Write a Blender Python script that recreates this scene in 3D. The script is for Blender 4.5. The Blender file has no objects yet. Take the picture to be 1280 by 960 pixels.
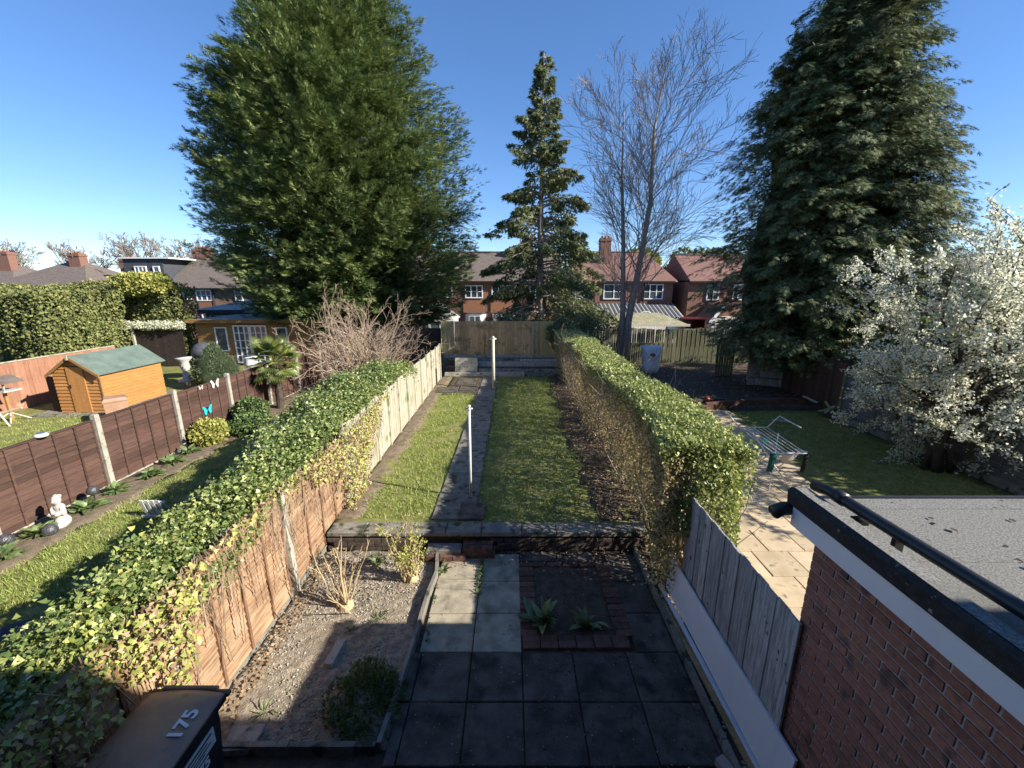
import bpy, math, random
import numpy as np
from mathutils import Vector, Matrix, Euler
random.seed(7); RNG = np.random.default_rng(11)
S = bpy.context.scene
COL = S.collection
R = math.radians

# ------------------------------------------------------------ camera, sky, sun
cam = bpy.data.cameras.new("camera"); camo = bpy.data.objects.new("camera", cam); COL.objects.link(camo)
camo.location = (0, 0, 4.3)
camo.rotation_euler = (R(90 - 13.77), 0, 0)
cam.sensor_width = 36; cam.lens = 510 / 1280 * 36; cam.clip_start = 0.05; cam.clip_end = 3000
S.camera = camo
SUNV = Vector((1.68, -0.54, 1.0)).normalized()
elev = math.asin(SUNV.z)
W = bpy.data.worlds.new("World"); S.world = W; W.use_nodes = True
nt = W.node_tree; nt.nodes.clear()
bg = nt.nodes.new('ShaderNodeBackground'); wo = nt.nodes.new('ShaderNodeOutputWorld'); sk = nt.nodes.new('ShaderNodeTexSky')
sk.sky_type = 'NISHITA'; sk.sun_disc = False; sk.sun_elevation = elev
sk.sun_rotation = math.atan2(SUNV.x, SUNV.y)
sk.air_density = 0.8; sk.dust_density = 0.0; sk.ozone_density = 5.0; sk.altitude = 100
bg.inputs[1].default_value = 0.135
hs = nt.nodes.new('ShaderNodeHueSaturation'); hs.inputs['Hue'].default_value = 0.508; hs.inputs['Saturation'].default_value = 1.14; hs.inputs['Value'].default_value = 1.0
nt.links.new(sk.outputs[0], hs.inputs['Color']); gm = nt.nodes.new('ShaderNodeGamma'); gm.inputs[1].default_value = 0.82
nt.links.new(hs.outputs[0], gm.inputs[0]); nt.links.new(gm.outputs[0], bg.inputs[0]); nt.links.new(bg.outputs[0], wo.inputs[0])
sl = bpy.data.lights.new("sun", 'SUN'); so = bpy.data.objects.new("sun", sl); COL.objects.link(so)
sl.energy = 5.0; sl.angle = R(0.53); sl.color = (1.0, 0.93, 0.82)
so.rotation_euler = (-SUNV).to_track_quat('-Z', 'Y').to_euler()
S.view_settings.view_transform = 'Standard'; S.view_settings.look = 'None'
S.view_settings.exposure = 1.05; S.view_settings.gamma = 1
S.cycles.max_bounces = 6; S.cycles.transparent_max_bounces = 8

# ------------------------------------------------------------ mesh helpers
class MB:
    def __init__(s): s.v = []; s.f = []
    def add(s, vs, fs):
        n = len(s.v); s.v += [tuple(q) for q in vs]; s.f += [tuple(i + n for i in f) for f in fs]; return s
    def box(s, x0, x1, y0, y1, z0, z1):
        return s.add([(x0,y0,z0),(x1,y0,z0),(x1,y1,z0),(x0,y1,z0),(x0,y0,z1),(x1,y0,z1),(x1,y1,z1),(x0,y1,z1)],
              [(0,3,2,1),(4,5,6,7),(0,1,5,4),(1,2,6,5),(2,3,7,6),(3,0,4,7)])
    def obox(s, c, sz, rot=(0,0,0)):
        m = Euler(rot).to_matrix(); c = Vector(c); h = Vector(sz) / 2
        vs = [c + m @ Vector((a*h.x, b*h.y, d*h.z)) for d in (-1,1) for a, b in ((-1,-1),(1,-1),(1,1),(-1,1))]
        return s.add(vs, [(0,3,2,1),(4,5,6,7),(0,1,5,4),(1,2,6,5),(2,3,7,6),(3,0,4,7)])
    def bbox(s, x0, x1, y0, y1, z0, z1, b=.006):      # box with chamfered top edges
        s.add([(x0,y0,z0),(x1,y0,z0),(x1,y1,z0),(x0,y1,z0),(x0,y0,z1-b),(x1,y0,z1-b),(x1,y1,z1-b),(x0,y1,z1-b),
               (x0+b,y0+b,z1),(x1-b,y0+b,z1),(x1-b,y1-b,z1),(x0+b,y1-b,z1)],
              [(0,3,2,1),(0,1,5,4),(1,2,6,5),(2,3,7,6),(3,0,4,7),(4,5,9,8),(5,6,10,9),(6,7,11,10),(7,4,8,11),(8,9,10,11)])
        return s
    def tube(s, pts, rad, n=6, caps=True):
        pts = [Vector(p) for p in pts]
        if not hasattr(rad, '__len__'): rad = [rad] * len(pts)
        t0 = (pts[1] - pts[0]).normalized()
        a = t0.orthogonal().normalized(); base = len(s.v)
        for i, p in enumerate(pts):
            t = (pts[min(i+1, len(pts)-1)] - pts[max(i-1, 0)]).normalized()
            a = (a - t * a.dot(t)).normalized(); b = t.cross(a)
            for k in range(n):
                q = p + (a * math.cos(2*math.pi*k/n) + b * math.sin(2*math.pi*k/n)) * rad[i]; s.v.append((q.x, q.y, q.z))
        for i in range(len(pts)-1):
            for k in range(n):
                k2 = (k+1) % n; s.f.append((base+i*n+k, base+i*n+k2, base+(i+1)*n+k2, base+(i+1)*n+k))
        if caps:
            s.f.append(tuple(base+k for k in range(n))[::-1]); s.f.append(tuple(base+(len(pts)-1)*n+k for k in range(n)))
        return s
    def lathe(s, prof, c=(0,0,0), n=16):
        base = len(s.v)
        for r, z in prof:
            for k in range(n): s.v.append((c[0]+r*math.cos(2*math.pi*k/n), c[1]+r*math.sin(2*math.pi*k/n), c[2]+z))
        for i in range(len(prof)-1):
            for k in range(n):
                k2 = (k+1) % n; s.f.append((base+i*n+k, base+i*n+k2, base+(i+1)*n+k2, base+(i+1)*n+k))
        s.f.append(tuple(base+k for k in range(n))[::-1]); s.f.append(tuple(base+(len(prof)-1)*n+k for k in range(n)))
        return s
    def ell(s, c, r, n=12, m=8):
        prof = [(max(.001, math.sin(math.pi*i/m)), -math.cos(math.pi*i/m)) for i in range(m+1)]
        q = MB().lathe(prof, n=n)
        return s.add([(c[0]+x*r[0], c[1]+y*r[1], c[2]+z*r[2]) for x, y, z in q.v], q.f)
    def poly(s, pts, th):      # polygon (list of 3D pts) extruded by vector th
        n = len(pts); th = Vector(th); P = [Vector(p) for p in pts]
        return s.add(P + [p + th for p in P], [tuple(range(n))[::-1], tuple(range(n, 2*n))] + [(i, (i+1)%n, (i+1)%n+n, i+n) for i in range(n)])
    def me(s, name, mat=None, smooth=False):
        m = bpy.data.meshes.new(name); m.from_pydata(s.v, [], s.f); m.update()
        if mat: m.materials.append(mat)
        if smooth: m.polygons.foreach_set('use_smooth', [True]*len(m.polygons))
        return m
def tag(o, label=None, cat=None, group=None, kind=None):
    if label: o['label'] = label
    if cat: o['category'] = cat
    if group: o['group'] = group
    if kind: o['kind'] = kind
    return o
def thing(name, label, cat, loc=(0,0,0), group=None):
    o = bpy.data.objects.new(name, None); o.empty_display_size = .1; COL.objects.link(o); o.location = loc
    return tag(o, label, cat, group)
def par(o, parent):
    if parent is not None:
        o.parent = parent
        if parent.type == 'EMPTY': o.matrix_parent_inverse = Matrix.Translation(-parent.location)
    return o
def ob(name, me, parent=None, loc=None, rot=None, sc=None, kind=None, label=None):
    o = bpy.data.objects.new(name, me); COL.objects.link(o)
    if loc: o.location = loc
    if rot: o.rotation_euler = rot
    if sc: o.scale = sc
    par(o, parent)
    if kind: o['kind'] = kind
    if label: o['label'] = label
    return o
def part(name, mb, mat, parent=None, smooth=False, kind=None, label=None):
    return ob(name, mb.me(name, mat, smooth), parent, kind=kind, label=label)
def struct(name, mb, mat, parent=None, smooth=False): return part(name, mb, mat, parent, smooth, 'structure')
def copy_tree(root, loc, rz=0, label=None):
    def cp(o, p):
        c = o.copy(); COL.objects.link(c)
        if p is not None: c.parent = p
        for ch in [q for q in KIDS.get(o.name, [])]: cp(ch, c)
        return c
    KIDS = {}
    def walk(o):
        KIDS[o.name] = list(o.children)
        for ch in o.children: walk(ch)
    walk(root); r = cp(root, None); r.location = loc; r.rotation_euler = (0,0,rz)
    if label: r['label'] = label
    return r

# ------------------------------------------------------------ materials
def mat(name, c1, c2=None, c3=None, scale=6, rough=.85, bump=.25, bscale=60, stretch=(1,1,1), ovar=.0, island=False, spec=.3,
        transl=0, metal=0, detail=6, lo=.35, hi=.65, iw=.65):
    m = bpy.data.materials.new(name); m.use_nodes = True; n = m.node_tree; N = n.nodes; L = n.links; N.clear()
    out = N.new('ShaderNodeOutputMaterial'); b = N.new('ShaderNodeBsdfPrincipled')
    b.inputs['Roughness'].default_value = rough; b.inputs['Metallic'].default_value = metal
    b.inputs['Specular IOR Level'].default_value = spec
    c2 = c2 or tuple(x * .8 for x in c1)
    geo = N.new('ShaderNodeNewGeometry')
    mp = N.new('ShaderNodeMapping'); mp.inputs['Scale'].default_value = stretch
    L.new(geo.outputs['Position'], mp.inputs[0])
    nz = N.new('ShaderNodeTexNoise'); nz.inputs['Scale'].default_value = scale; nz.inputs['Detail'].default_value = detail; nz.inputs['Roughness'].default_value = .65
    L.new(mp.outputs[0], nz.inputs[0])
    rp = N.new('ShaderNodeValToRGB'); e = rp.color_ramp.elements
    e[0].position = lo; e[0].color = (*c1, 1); e[1].position = hi; e[1].color = (*c2, 1)
    if c3: q = e.new((lo+hi)/2); q.color = (*c3, 1)
    if island:
        mx = N.new('ShaderNodeMath'); mx.operation = 'MULTIPLY_ADD'; mx.inputs[1].default_value = iw
        L.new(geo.outputs['Random Per Island'], mx.inputs[0])
        m2 = N.new('ShaderNodeMath'); m2.operation = 'MULTIPLY'; m2.inputs[1].default_value = 1-iw
        L.new(nz.outputs[0], m2.inputs[0]); L.new(m2.outputs[0], mx.inputs[2]); L.new(mx.outputs[0], rp.inputs[0])
        e[0].position = .15 if iw > .5 else .3; e[-1].position = .85 if iw > .5 else .72
        if c3: e[1].position = .5
    else: L.new(nz.outputs[0], rp.inputs[0])
    col = rp.outputs[0]
    if ovar:
        oi = N.new('ShaderNodeObjectInfo'); hs = N.new('ShaderNodeHueSaturation')
        mr = N.new('ShaderNodeMapRange'); mr.inputs[3].default_value = 1-ovar; mr.inputs[4].default_value = 1+ovar
        L.new(oi.outputs['Random'], mr.inputs[0]); L.new(mr.outputs[0], hs.inputs['Value']); L.new(col, hs.inputs['Color']); col = hs.outputs[0]
    L.new(col, b.inputs['Base Color'])
    if bump:
        bn = N.new('ShaderNodeTexNoise'); bn.inputs['Scale'].default_value = bscale; bn.inputs['Detail'].default_value = 4
        L.new(mp.outputs[0], bn.inputs[0])
        bu = N.new('ShaderNodeBump'); bu.inputs['Strength'].default_value = bump; bu.inputs['Distance'].default_value = .02
        L.new(bn.outputs[0], bu.inputs['Height']); L.new(bu.outputs[0], b.inputs['Normal'])
    if transl:
        tr = N.new('ShaderNodeBsdfTranslucent'); L.new(col, tr.inputs[0]); ms = N.new('ShaderNodeMixShader'); ms.inputs[0].default_value = transl
        L.new(b.outputs[0], ms.inputs[1]); L.new(tr.outputs[0], ms.inputs[2]); L.new(ms.outputs[0], out.inputs[0])
    else: L.new(b.outputs[0], out.inputs[0])
    return m
def spots(m, col, scale, thr, soft=.04):       # adds spots (lichen, dirt) over a mat() colour
    n = m.node_tree; N = n.nodes; L = n.links; b = next(x for x in N if x.type == 'BSDF_PRINCIPLED')
    src = b.inputs['Base Color'].links[0].from_socket
    nz = N.new('ShaderNodeTexNoise'); nz.inputs['Scale'].default_value = scale; nz.inputs['Detail'].default_value = 5
    g = next(x for x in N if x.type == 'NEW_GEOMETRY'); L.new(g.outputs['Position'], nz.inputs[0])
    rp = N.new('ShaderNodeValToRGB'); rp.color_ramp.elements[0].position = thr; rp.color_ramp.elements[1].position = thr + soft
    L.new(nz.outputs[0], rp.inputs[0]); mx = N.new('ShaderNodeMix'); mx.data_type = 'RGBA'
    L.new(rp.outputs[0], mx.inputs[0]); L.new(src, mx.inputs[6]); mx.inputs[7].default_value = (*col, 1); L.new(mx.outputs[2], b.inputs['Base Color'])
    return m
M = dict(
 soil=spots(mat('soil', (.18,.145,.10), (.38,.32,.24), scale=14, bump=1, bscale=50), (.12,.105,.085), 3, .55, .2),
 mud=spots(mat('mud', (.12,.09,.06), (.23,.18,.125), scale=8, bump=1, bscale=45), (.10,.11,.04), 3, .6, .1),
 soild=mat('dark_soil', (.05,.036,.026), (.11,.085,.062), scale=7, bump=1, bscale=40),
 pebble=mat('pebble', (.16,.14,.11), (.50,.46,.38), island=True, bump=0),
 ground=mat('ground', (.06,.075,.03), (.12,.11,.06), scale=1.5, bump=.5, bscale=20),
 lawn=spots(mat('lawn_turf', (.12,.14,.035), (.27,.26,.09), scale=5, bump=.8, bscale=80), (.17,.14,.07), 2.2, .6, .1),
 blade=mat('grass_blade', (.12,.19,.03), (.56,.57,.22), (.29,.37,.085), island=True, bump=0, transl=.3, rough=.6),
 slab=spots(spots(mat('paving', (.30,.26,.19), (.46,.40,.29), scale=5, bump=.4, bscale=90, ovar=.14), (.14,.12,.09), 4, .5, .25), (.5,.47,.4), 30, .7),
 slab_dark_shade=spots(spots(mat('paving_dark_shade', (.075,.063,.05), (.145,.122,.098), scale=4, bump=.5, bscale=70, ovar=.2), (.025,.024,.02), 3.5, .48, .22), (.4,.38,.34), 22, .74, .02),  # dark dirty slabs; also carries the patio's shade in its colour
 slabr=spots(mat('paving_warm', (.46,.36,.23), (.60,.48,.32), scale=3, bump=.3, bscale=60, ovar=.1), (.25,.2,.13), 6, .6, .1),
 conc=spots(mat('concrete', (.30,.28,.23), (.45,.42,.35), scale=10, bump=.4, bscale=90, ovar=.08), (.13,.14,.08), 9, .58, .1),
 concd=spots(mat('old_concrete', (.15,.14,.12), (.26,.24,.2), scale=6, bump=.5, bscale=70, ovar=.15), (.05,.055,.035), 5, .55, .1),
 brick=spots(mat('red_brick', (.26,.105,.072), (.37,.17,.12), scale=25, bump=.4, bscale=150, ovar=.22), (.12,.07,.06), 5, .6, .1),
 brickd=mat('old_brick', (.085,.05,.038), (.17,.085,.06), scale=14, bump=.4, bscale=90, ovar=.3),
 mortar=mat('mortar', (.36,.31,.28), (.48,.42,.38), scale=30, bump=.3),
 orange=spots(mat('orange_fence', (.17,.095,.055), (.42,.29,.18), (.30,.185,.105), scale=7, stretch=(1,.35,6), bump=.4, bscale=60, ovar=.16), (.36,.27,.17), 3, .57, .15),
 orangeb=mat('orange_batten', (.15,.08,.045), (.23,.13,.08), scale=9, ovar=.1),
 brown=mat('brown_fence', (.062,.034,.026), (.098,.055,.041), scale=6, stretch=(1,.6,5), bump=.35, bscale=50, ovar=.28),
 brownd=mat('dark_fence', (.028,.02,.017), (.05,.037,.03), scale=6, ovar=.2),
 grey=spots(mat('grey_timber', (.17,.165,.155), (.56,.55,.53), (.36,.355,.34), scale=9, stretch=(4,4,.35), bump=.5, bscale=60, ovar=.18, lo=.3, hi=.7), (.09,.085,.075), 12, .66, .04),
 greyd=mat('shade_grey_timber', (.08,.078,.072), (.18,.175,.165), scale=9, stretch=(1,.5,4), bump=.4, ovar=.2),  # darker copy of the grey timber, the far fence's shade in its colour
 greyg=spots(mat('green_grey_timber', (.10,.10,.06), (.20,.19,.12), scale=8, stretch=(3,3,.4), bump=.4, ovar=.25), (.12,.15,.05), 3, .55, .1),
 pale=spots(mat('pale_timber', (.34,.31,.23), (.5,.47,.37), scale=8, stretch=(3,3,.5), bump=.4, ovar=.12), (.2,.22,.1), 2.5, .58, .12),
 tan=spots(mat('tan_timber', (.42,.24,.11), (.62,.40,.20), (.52,.32,.155), scale=7, stretch=(3,3,.4), bump=.4, ovar=.22), (.2,.17,.07), 3, .55, .15),
 yell=mat('pale_new_timber', (.34,.27,.10), (.46,.38,.17), scale=7, stretch=(3,3,.4), ovar=.12),
 pink=spots(mat('reddish_timber', (.27,.13,.08), (.37,.19,.12), scale=6, stretch=(3,3,.4), ovar=.12), (.42,.27,.18), 3, .62, .1),
 shed=mat('shed_timber', (.42,.19,.06), (.53,.27,.095), scale=6, stretch=(.6,.6,6), bump=.3, ovar=.08, rough=.6),
 felt=mat('green_felt', (.10,.14,.12), (.15,.20,.17), scale=3, bump=.5, bscale=200),
 log=mat('log_timber', (.26,.14,.05), (.36,.21,.09), scale=5, stretch=(.5,.5,6), ovar=.12),
 white=mat('white_plastic', (.72,.74,.76), (.80,.81,.82), scale=3, bump=0, rough=.4, spec=.5),
 fascia=spots(mat('white_fascia', (.72,.74,.76), (.80,.81,.82), scale=2, bump=.05, rough=.35, spec=.5), (.42,.43,.42), 40, .74, .02),
 wmetal=mat('white_metal', (.72,.72,.70), (.6,.6,.57), scale=20, bump=0, rough=.4, spec=.5),
 creamp=spots(mat('cream_paint', (.62,.58,.48), (.5,.46,.37), scale=12, bump=.2), (.3,.27,.2), 20, .62, .05),
 black=mat('black_plastic', (.012,.012,.013), (.022,.022,.023), bump=.1, rough=.45, spec=.5),
 roofel=spots(mat('roof_felt', (.13,.13,.12), (.30,.295,.27), scale=90, detail=3, bump=.5, bscale=300, lo=.4, hi=.6), (.13,.13,.115), 1.3, .52, .25),
 bfelt=spots(mat('black_felt', (.02,.02,.021), (.045,.045,.045), scale=20, bump=.6, bscale=160, rough=.7), (.3,.3,.27), 14, .66, .05),
 binlid=spots(mat('brown_plastic', (.32,.19,.125), (.42,.26,.17), scale=3, bump=.12, bscale=120, rough=.42, spec=.5), (.19,.13,.09), 9, .66, .1),
 stonew=mat('white_stone', (.55,.53,.5), (.4,.38,.35), scale=25, bump=.3),
 bark=mat('bark', (.16,.13,.10), (.28,.24,.19), scale=14, stretch=(2,2,.4), bump=.8, bscale=50),
 barkg=mat('grey_bark', (.20,.165,.14), (.36,.30,.26), scale=9, bump=.4),
 barkd=mat('dark_bark', (.05,.038,.03), (.09,.07,.055), scale=9, bump=.6),
 twig=mat('tan_twig', (.30,.22,.15), (.47,.37,.27), scale=9, bump=.2),
 cutstem=mat('cut_stem', (.40,.30,.17), (.58,.46,.28), scale=14, bump=.4),
 con=mat('conifer_leaf', (.055,.10,.034), (.36,.40,.14), (.16,.22,.075), island=True, scale=.9, iw=.3, detail=3, bump=0, transl=.18, rough=.6),
 cond=mat('dark_conifer_leaf', (.045,.075,.036), (.33,.34,.15), (.13,.165,.075), island=True, scale=1.1, iw=.35, detail=3, bump=0, transl=.15, rough=.6),
 spr=mat('spruce_leaf', (.035,.055,.022), (.30,.32,.15), (.14,.17,.065), island=True, bump=0, transl=.2, rough=.6),
 ivy=mat('ivy_leaf', (.055,.10,.025), (.46,.48,.20), (.19,.26,.07), island=True, scale=3, bump=0, transl=.25, rough=.4, spec=.5),
 ivyy=mat('variegated_ivy_leaf', (.20,.26,.05), (.62,.56,.18), (.42,.45,.13), island=True, scale=1.2, bump=0, transl=.25, rough=.45, spec=.5),
 dry=mat('dry_leaf', (.20,.12,.065), (.48,.36,.22), island=True, bump=0, transl=.15),
 hedge=mat('privet_leaf', (.12,.18,.04), (.58,.58,.24), (.32,.37,.11), island=True, scale=2, bump=0, transl=.3, rough=.45, spec=.5),
 hedged=mat('privet_inner_leaf', (.14,.11,.055), (.82,.70,.44), (.46,.37,.20), island=True, scale=2, bump=0, transl=.5, rough=.5),
 bgh=mat('far_hedge_leaf', (.09,.115,.035), (.34,.34,.13), (.19,.21,.075), island=True, bump=0, transl=.2),
 laur=mat('yellow_shrub_leaf', (.18,.22,.04), (.55,.52,.16), island=True, bump=0, transl=.3),
 blos=mat('blossom', (.60,.62,.38), (.88,.88,.78), (.84,.84,.72), island=True, bump=0, transl=.5),
 blosl=mat('young_leaf', (.16,.20,.06), (.34,.36,.14), island=True, bump=0, transl=.3),
 palm=mat('palm_leaf', (.06,.09,.02), (.26,.29,.07), (.14,.18,.04), scale=3, ovar=.3, bump=0, transl=.2, rough=.4, spec=.5),
 plant=mat('plant_leaf', (.06,.11,.035), (.24,.30,.12), ovar=.4, bump=0, transl=.25, rough=.4, spec=.5),
 conp=mat('shrub_leaf', (.05,.10,.03), (.20,.27,.10), island=True, bump=0, transl=.25, rough=.5),
 glass=mat('window_glass', (.03,.04,.05), (.09,.11,.13), scale=.7, bump=0, rough=.08, spec=.8),
 rtile=mat('brown_roof_tile', (.11,.088,.075), (.17,.14,.12), scale=3, stretch=(1,1,4), bump=.6, bscale=6),
 rred=mat('red_roof_tile', (.16,.088,.07), (.24,.13,.105), scale=3, stretch=(1,1,4), bump=.6, bscale=6),
 hbrick=mat('house_brick', (.17,.088,.066), (.25,.13,.095), scale=12, bump=.2),
 hbrickb=mat('dull_house_brick', (.19,.12,.09), (.26,.17,.125), scale=12, bump=.2),
 tileh=mat('orange_tile_hanging', (.30,.14,.08), (.22,.10,.06), scale=10, bump=.3),
 slate=mat('slate_cladding', (.045,.05,.06), (.075,.08,.09), scale=6, bump=.3),
 groof=mat('grey_sheet_roof', (.28,.28,.26), (.38,.38,.35), scale=3),
 teal=mat('teal_enamel', (.02,.35,.42), (.05,.5,.55), bump=0, rough=.3),
 tealc=mat('teal_cloth', (.005,.05,.055), (.01,.10,.10), bump=.2), blkc=mat('black_cloth', (.012,.012,.015), bump=.3),
 bagw=mat('white_bag', (.66,.68,.76), (.76,.78,.84), scale=4, bump=.4, bscale=8),
 redp=mat('red_plastic', (.22,.03,.02), bump=0, rough=.4), maroon=mat('maroon_paint', (.12,.015,.02), bump=0, rough=.4),
 render=mat('pale_render', (.55,.52,.46), (.65,.62,.55), scale=4, bump=.2),
 moss=mat('mossy_roof', (.20,.20,.12), (.36,.33,.22), scale=3, bump=.5),
)
# ------------------------------------------------------------ foliage helpers
def unit(a): return a / np.maximum(1e-9, np.linalg.norm(a, axis=1, keepdims=True))
def rdir(n): return unit(RNG.normal(size=(n, 3)))
T_QUAD = (np.array([(0,-.0,0),(.5,-.42,.04),(1,0,0),(.5,.42,.04)]), np.array([(0,1,2),(0,2,3)]))
T_IVY = (np.array([(0,0,0),(.15,-.5,0),(.45,-.32,.06),(1,0,-.05),(.45,.32,.06),(.15,.5,0)]), np.array([(0,1,2),(0,2,3),(0,3,4),(0,4,5)]))
def fingers(spec):
    v = []; f = []
    for (s, ang, L, w) in spec:
        b = np.array([s, 0, 0]); d = np.array([math.cos(ang), math.sin(ang), 0]); p = np.array([-d[1], d[0], 0]); k = len(v)
        v += [b - p*w, b + p*w, b + d*L]; f.append((k, k+1, k+2))
    return np.array(v), np.array(f)
T_SPRAY = fingers([(0,0,1,.06),(.05,.62,.64,.06),(.05,-.62,.64,.06),(.38,.5,.5,.055),(.38,-.5,.5,.055)])
T_SPRAY3 = fingers([(0,0,1,.13),(.15,.7,.6,.11),(.15,-.7,.6,.11)])
T_BLADE = fingers([(0,0,1,.09)])
def leaves(name, P, D, Nr, sz, tpl, material, parent, kind=None):
    tv, tf = tpl; n = len(P); k = len(tv)
    if n == 0: return None
    D = unit(D); Sd = unit(np.cross(Nr, D)); Nn = np.cross(D, Sd)
    sz = np.broadcast_to(np.asarray(sz, float), (n,))
    V = P[:,None,:] + sz[:,None,None] * (tv[None,:,0:1]*D[:,None,:] + tv[None,:,1:2]*Sd[:,None,:] + tv[None,:,2:3]*Nn[:,None,:])
    F = (tf[None] + (np.arange(n)*k)[:,None,None]).reshape(-1, 3)
    return npmesh(name, V.reshape(-1, 3), F, material, parent, kind)
def npmesh(name, V, F, material, parent, kind=None, smooth=False):
    me = bpy.data.meshes.new(name); me.vertices.add(len(V)); me.vertices.foreach_set('co', V.astype(np.float32).ravel())
    nf, w = F.shape; me.loops.add(nf*w); me.loops.foreach_set('vertex_index', F.astype(np.int32).ravel())
    me.polygons.add(nf); me.polygons.foreach_set('loop_start', np.arange(0, nf*w, w, dtype=np.int32))
    try: me.polygons.foreach_set('loop_total', np.full(nf, w, dtype=np.int32))
    except Exception: pass
    if smooth: me.polygons.foreach_set('use_smooth', np.ones(nf, dtype=bool))
    me.update(calc_edges=True); me.materials.append(material)
    return ob(name, me, parent, kind=kind)
def sinoise(P, f, seed=0):
    r = np.random.default_rng(seed); a = np.zeros(len(P))
    for i in range(5):
        k = r.normal(size=3) * f * (1 + .5*i); a += np.sin(P @ k + r.uniform(0, 6.28)) / (1 + .4*i)
    return a / 2.2
def blob_leaves(name, c, r, n, size, tpl, material, parent, flat=0, hollow=.55, up=.3, nf=.9, seed=0):
    """leaf cloud in a lumpy ellipsoid, denser toward the skin, with gaps"""
    d = rdir(int(n*1.25)); lump = 1 + .22*sinoise(d*2.2, 1.1, seed)
    rad = (hollow + (1-hollow)*RNG.random(len(d))**.5) * lump
    P = np.array(c) + d * rad[:,None] * np.array(r)
    keep = (sinoise(P/np.array(r), 3.0, seed+5) > -.62)
    P = P[keep]; d = d[keep]
    D = unit(d*.7 + rdir(len(P))*.8 + np.array([0,0,up])); Nr = unit(d + rdir(len(P))*.9)
    return leaves(name, P, D, Nr, size*(.6+.8*RNG.random(len(P))), tpl, material, parent)

# ------------------------------------------------------------ ground
def zg(x, y):
    a = min(1, max(0, (y-22)/10)); return -.06 - .6*a*a*(3-2*a)
xs = sorted(set([-1500,-600,-250,-120,-80]+list(range(-60,61,4))+[80,120,250,600,1500])); ys = sorted(set([-400,-100,-20]+list(range(-12,61,3))+[80,120,250,600,2000]))
g = MB(); g.v = [(x, y, zg(x, y)) for y in ys for x in xs]; nx = len(xs)
g.f = [(j*nx+i, j*nx+i+1, (j+1)*nx+i+1, (j+1)*nx+i) for j in range(len(ys)-1) for i in range(nx-1)]
struct('ground', g, M['ground'], smooth=True)
def sheet(name, x0, x1, y0, y1, z, m, amp=.02, step=.12, kind='structure', seed=0, skirt=.3, jag=0):
    X = np.arange(x0, x1+1e-6, (x1-x0)/max(1, round((x1-x0)/step))); Y = np.arange(y0, y1+1e-6, (y1-y0)/max(1, round((y1-y0)/step)))
    gx, gy = np.meshgrid(X, Y); P = np.stack([gx.ravel(), gy.ravel(), np.zeros(gx.size)], 1)
    P[:,2] = z + amp*(sinoise(P, 2.2, seed)*.6 + sinoise(P, 9, seed+1)*.4)
    if jag:
        for xe in (x0, x1):
            e = np.abs(P[:,0]-xe) < 1e-4; P[e,0] += jag*(sinoise(P[e]*np.array([0,1,0]), 1.3, seed+3)+.8*sinoise(P[e]*np.array([0,1,0]), 5, seed+4)); P[e,2] -= .012
    nx, ny = len(X), len(Y); i, j = np.meshgrid(np.arange(nx-1), np.arange(ny-1)); a = (j*nx+i).ravel()
    F = np.stack([a, a+1, a+nx+1, a+nx], 1)
    ring = list(range(nx)) + [nx*k+nx-1 for k in range(1, ny)] + [nx*(ny-1)+k for k in range(nx-2, -1, -1)] + [nx*k for k in range(ny-2, 0, -1)]
    L = P[ring].copy(); L[:,2] = z - skirt; n0 = len(P); m_ = len(ring)
    F2 = np.array([(ring[q], n0+q, n0+(q+1)%m_, ring[(q+1)%m_]) for q in range(m_)])
    return npmesh(name, np.vstack([P, L]), np.vstack([F, F2]), m, None, kind, True)
def grass(name, label, x0, x1, y0, y1, z, n, h=.05, mask=None, m=None):
    P = np.stack([RNG.uniform(x0, x1, n), RNG.uniform(y0, y1, n), np.full(n, z-.012)], 1)
    k = sinoise(P, 2.5, 3) + .75*RNG.random(n) + .5*sinoise(P, .9, 12) > -.02
    if mask is not None: k &= mask(P)
    ed = .16*sinoise(P, 5, 8)+.08*RNG.normal(size=n); k &= (P[:,0] > x0+.12+ed) & (P[:,0] < x1-.12+ed)
    P = P[k]; D = unit(rdir(len(P))*.55 + np.array([0,0,.9]))
    o = leaves(name, P, D, rdir(len(P)), h*(.5+RNG.random(len(P))), T_BLADE, m or M['blade'], None, 'stuff')
    tag(o, label, 'grass'); return o
# our garden
sheet('flower_bed', -3.08, -1.2, 2.95, 5.93, -.01, M['soil'], .035, .05, seed=2)
struct('patio_bed_base', MB().box(-1.4, 2.3, -.2, 6.0, -.2, -.035), M['soild'])
struct('path_base', MB().box(-3.1, -1.2, -.2, 2.9, -.2, -.03), M['soild'])
sheet('border_soil', 2.06, 2.34, .0, 6.0, .02, M['soild'], .03, .06, seed=8)
sheet('lawn', -3.08, 2.7, 6.25, 17.9, .29, M['lawn'], .02, .15, seed=4)
sheet('soil_strip', 1.5, 2.6, 6.35, 17.7, .306, M['soild'], .015, .2, seed=5, jag=.13)
sheet('soil_strip', -3.2, -2.66, 6.4, 17.7, .305, M['mud'], .015, .2, seed=6, jag=.12)
sheet('soil_strip', -2.6, -1.2, 14.6, 17.7, .305, M['soild'], .015, .12, seed=6)
def msk_l(P): return (P[:,0] < -1.42 + .013*(P[:,1]-6)) & (RNG.random(len(P)) < np.clip((P[:,0]+3.0)*2.2, .05, 1))
def msk_r(P): return RNG.random(len(P)) < np.clip((2.0-P[:,0])*1.15, .03, 1)
grass('grass', 'short sunlit grass left of the concrete garden path', -2.8, -1.3, 6.4, 14.8, .3, 26000, .055, msk_l)
grass('grass', 'shaded short grass right of the concrete garden path', -.72, 2.0, 6.3, 17.6, .3, 42000, .055, msk_r)
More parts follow.
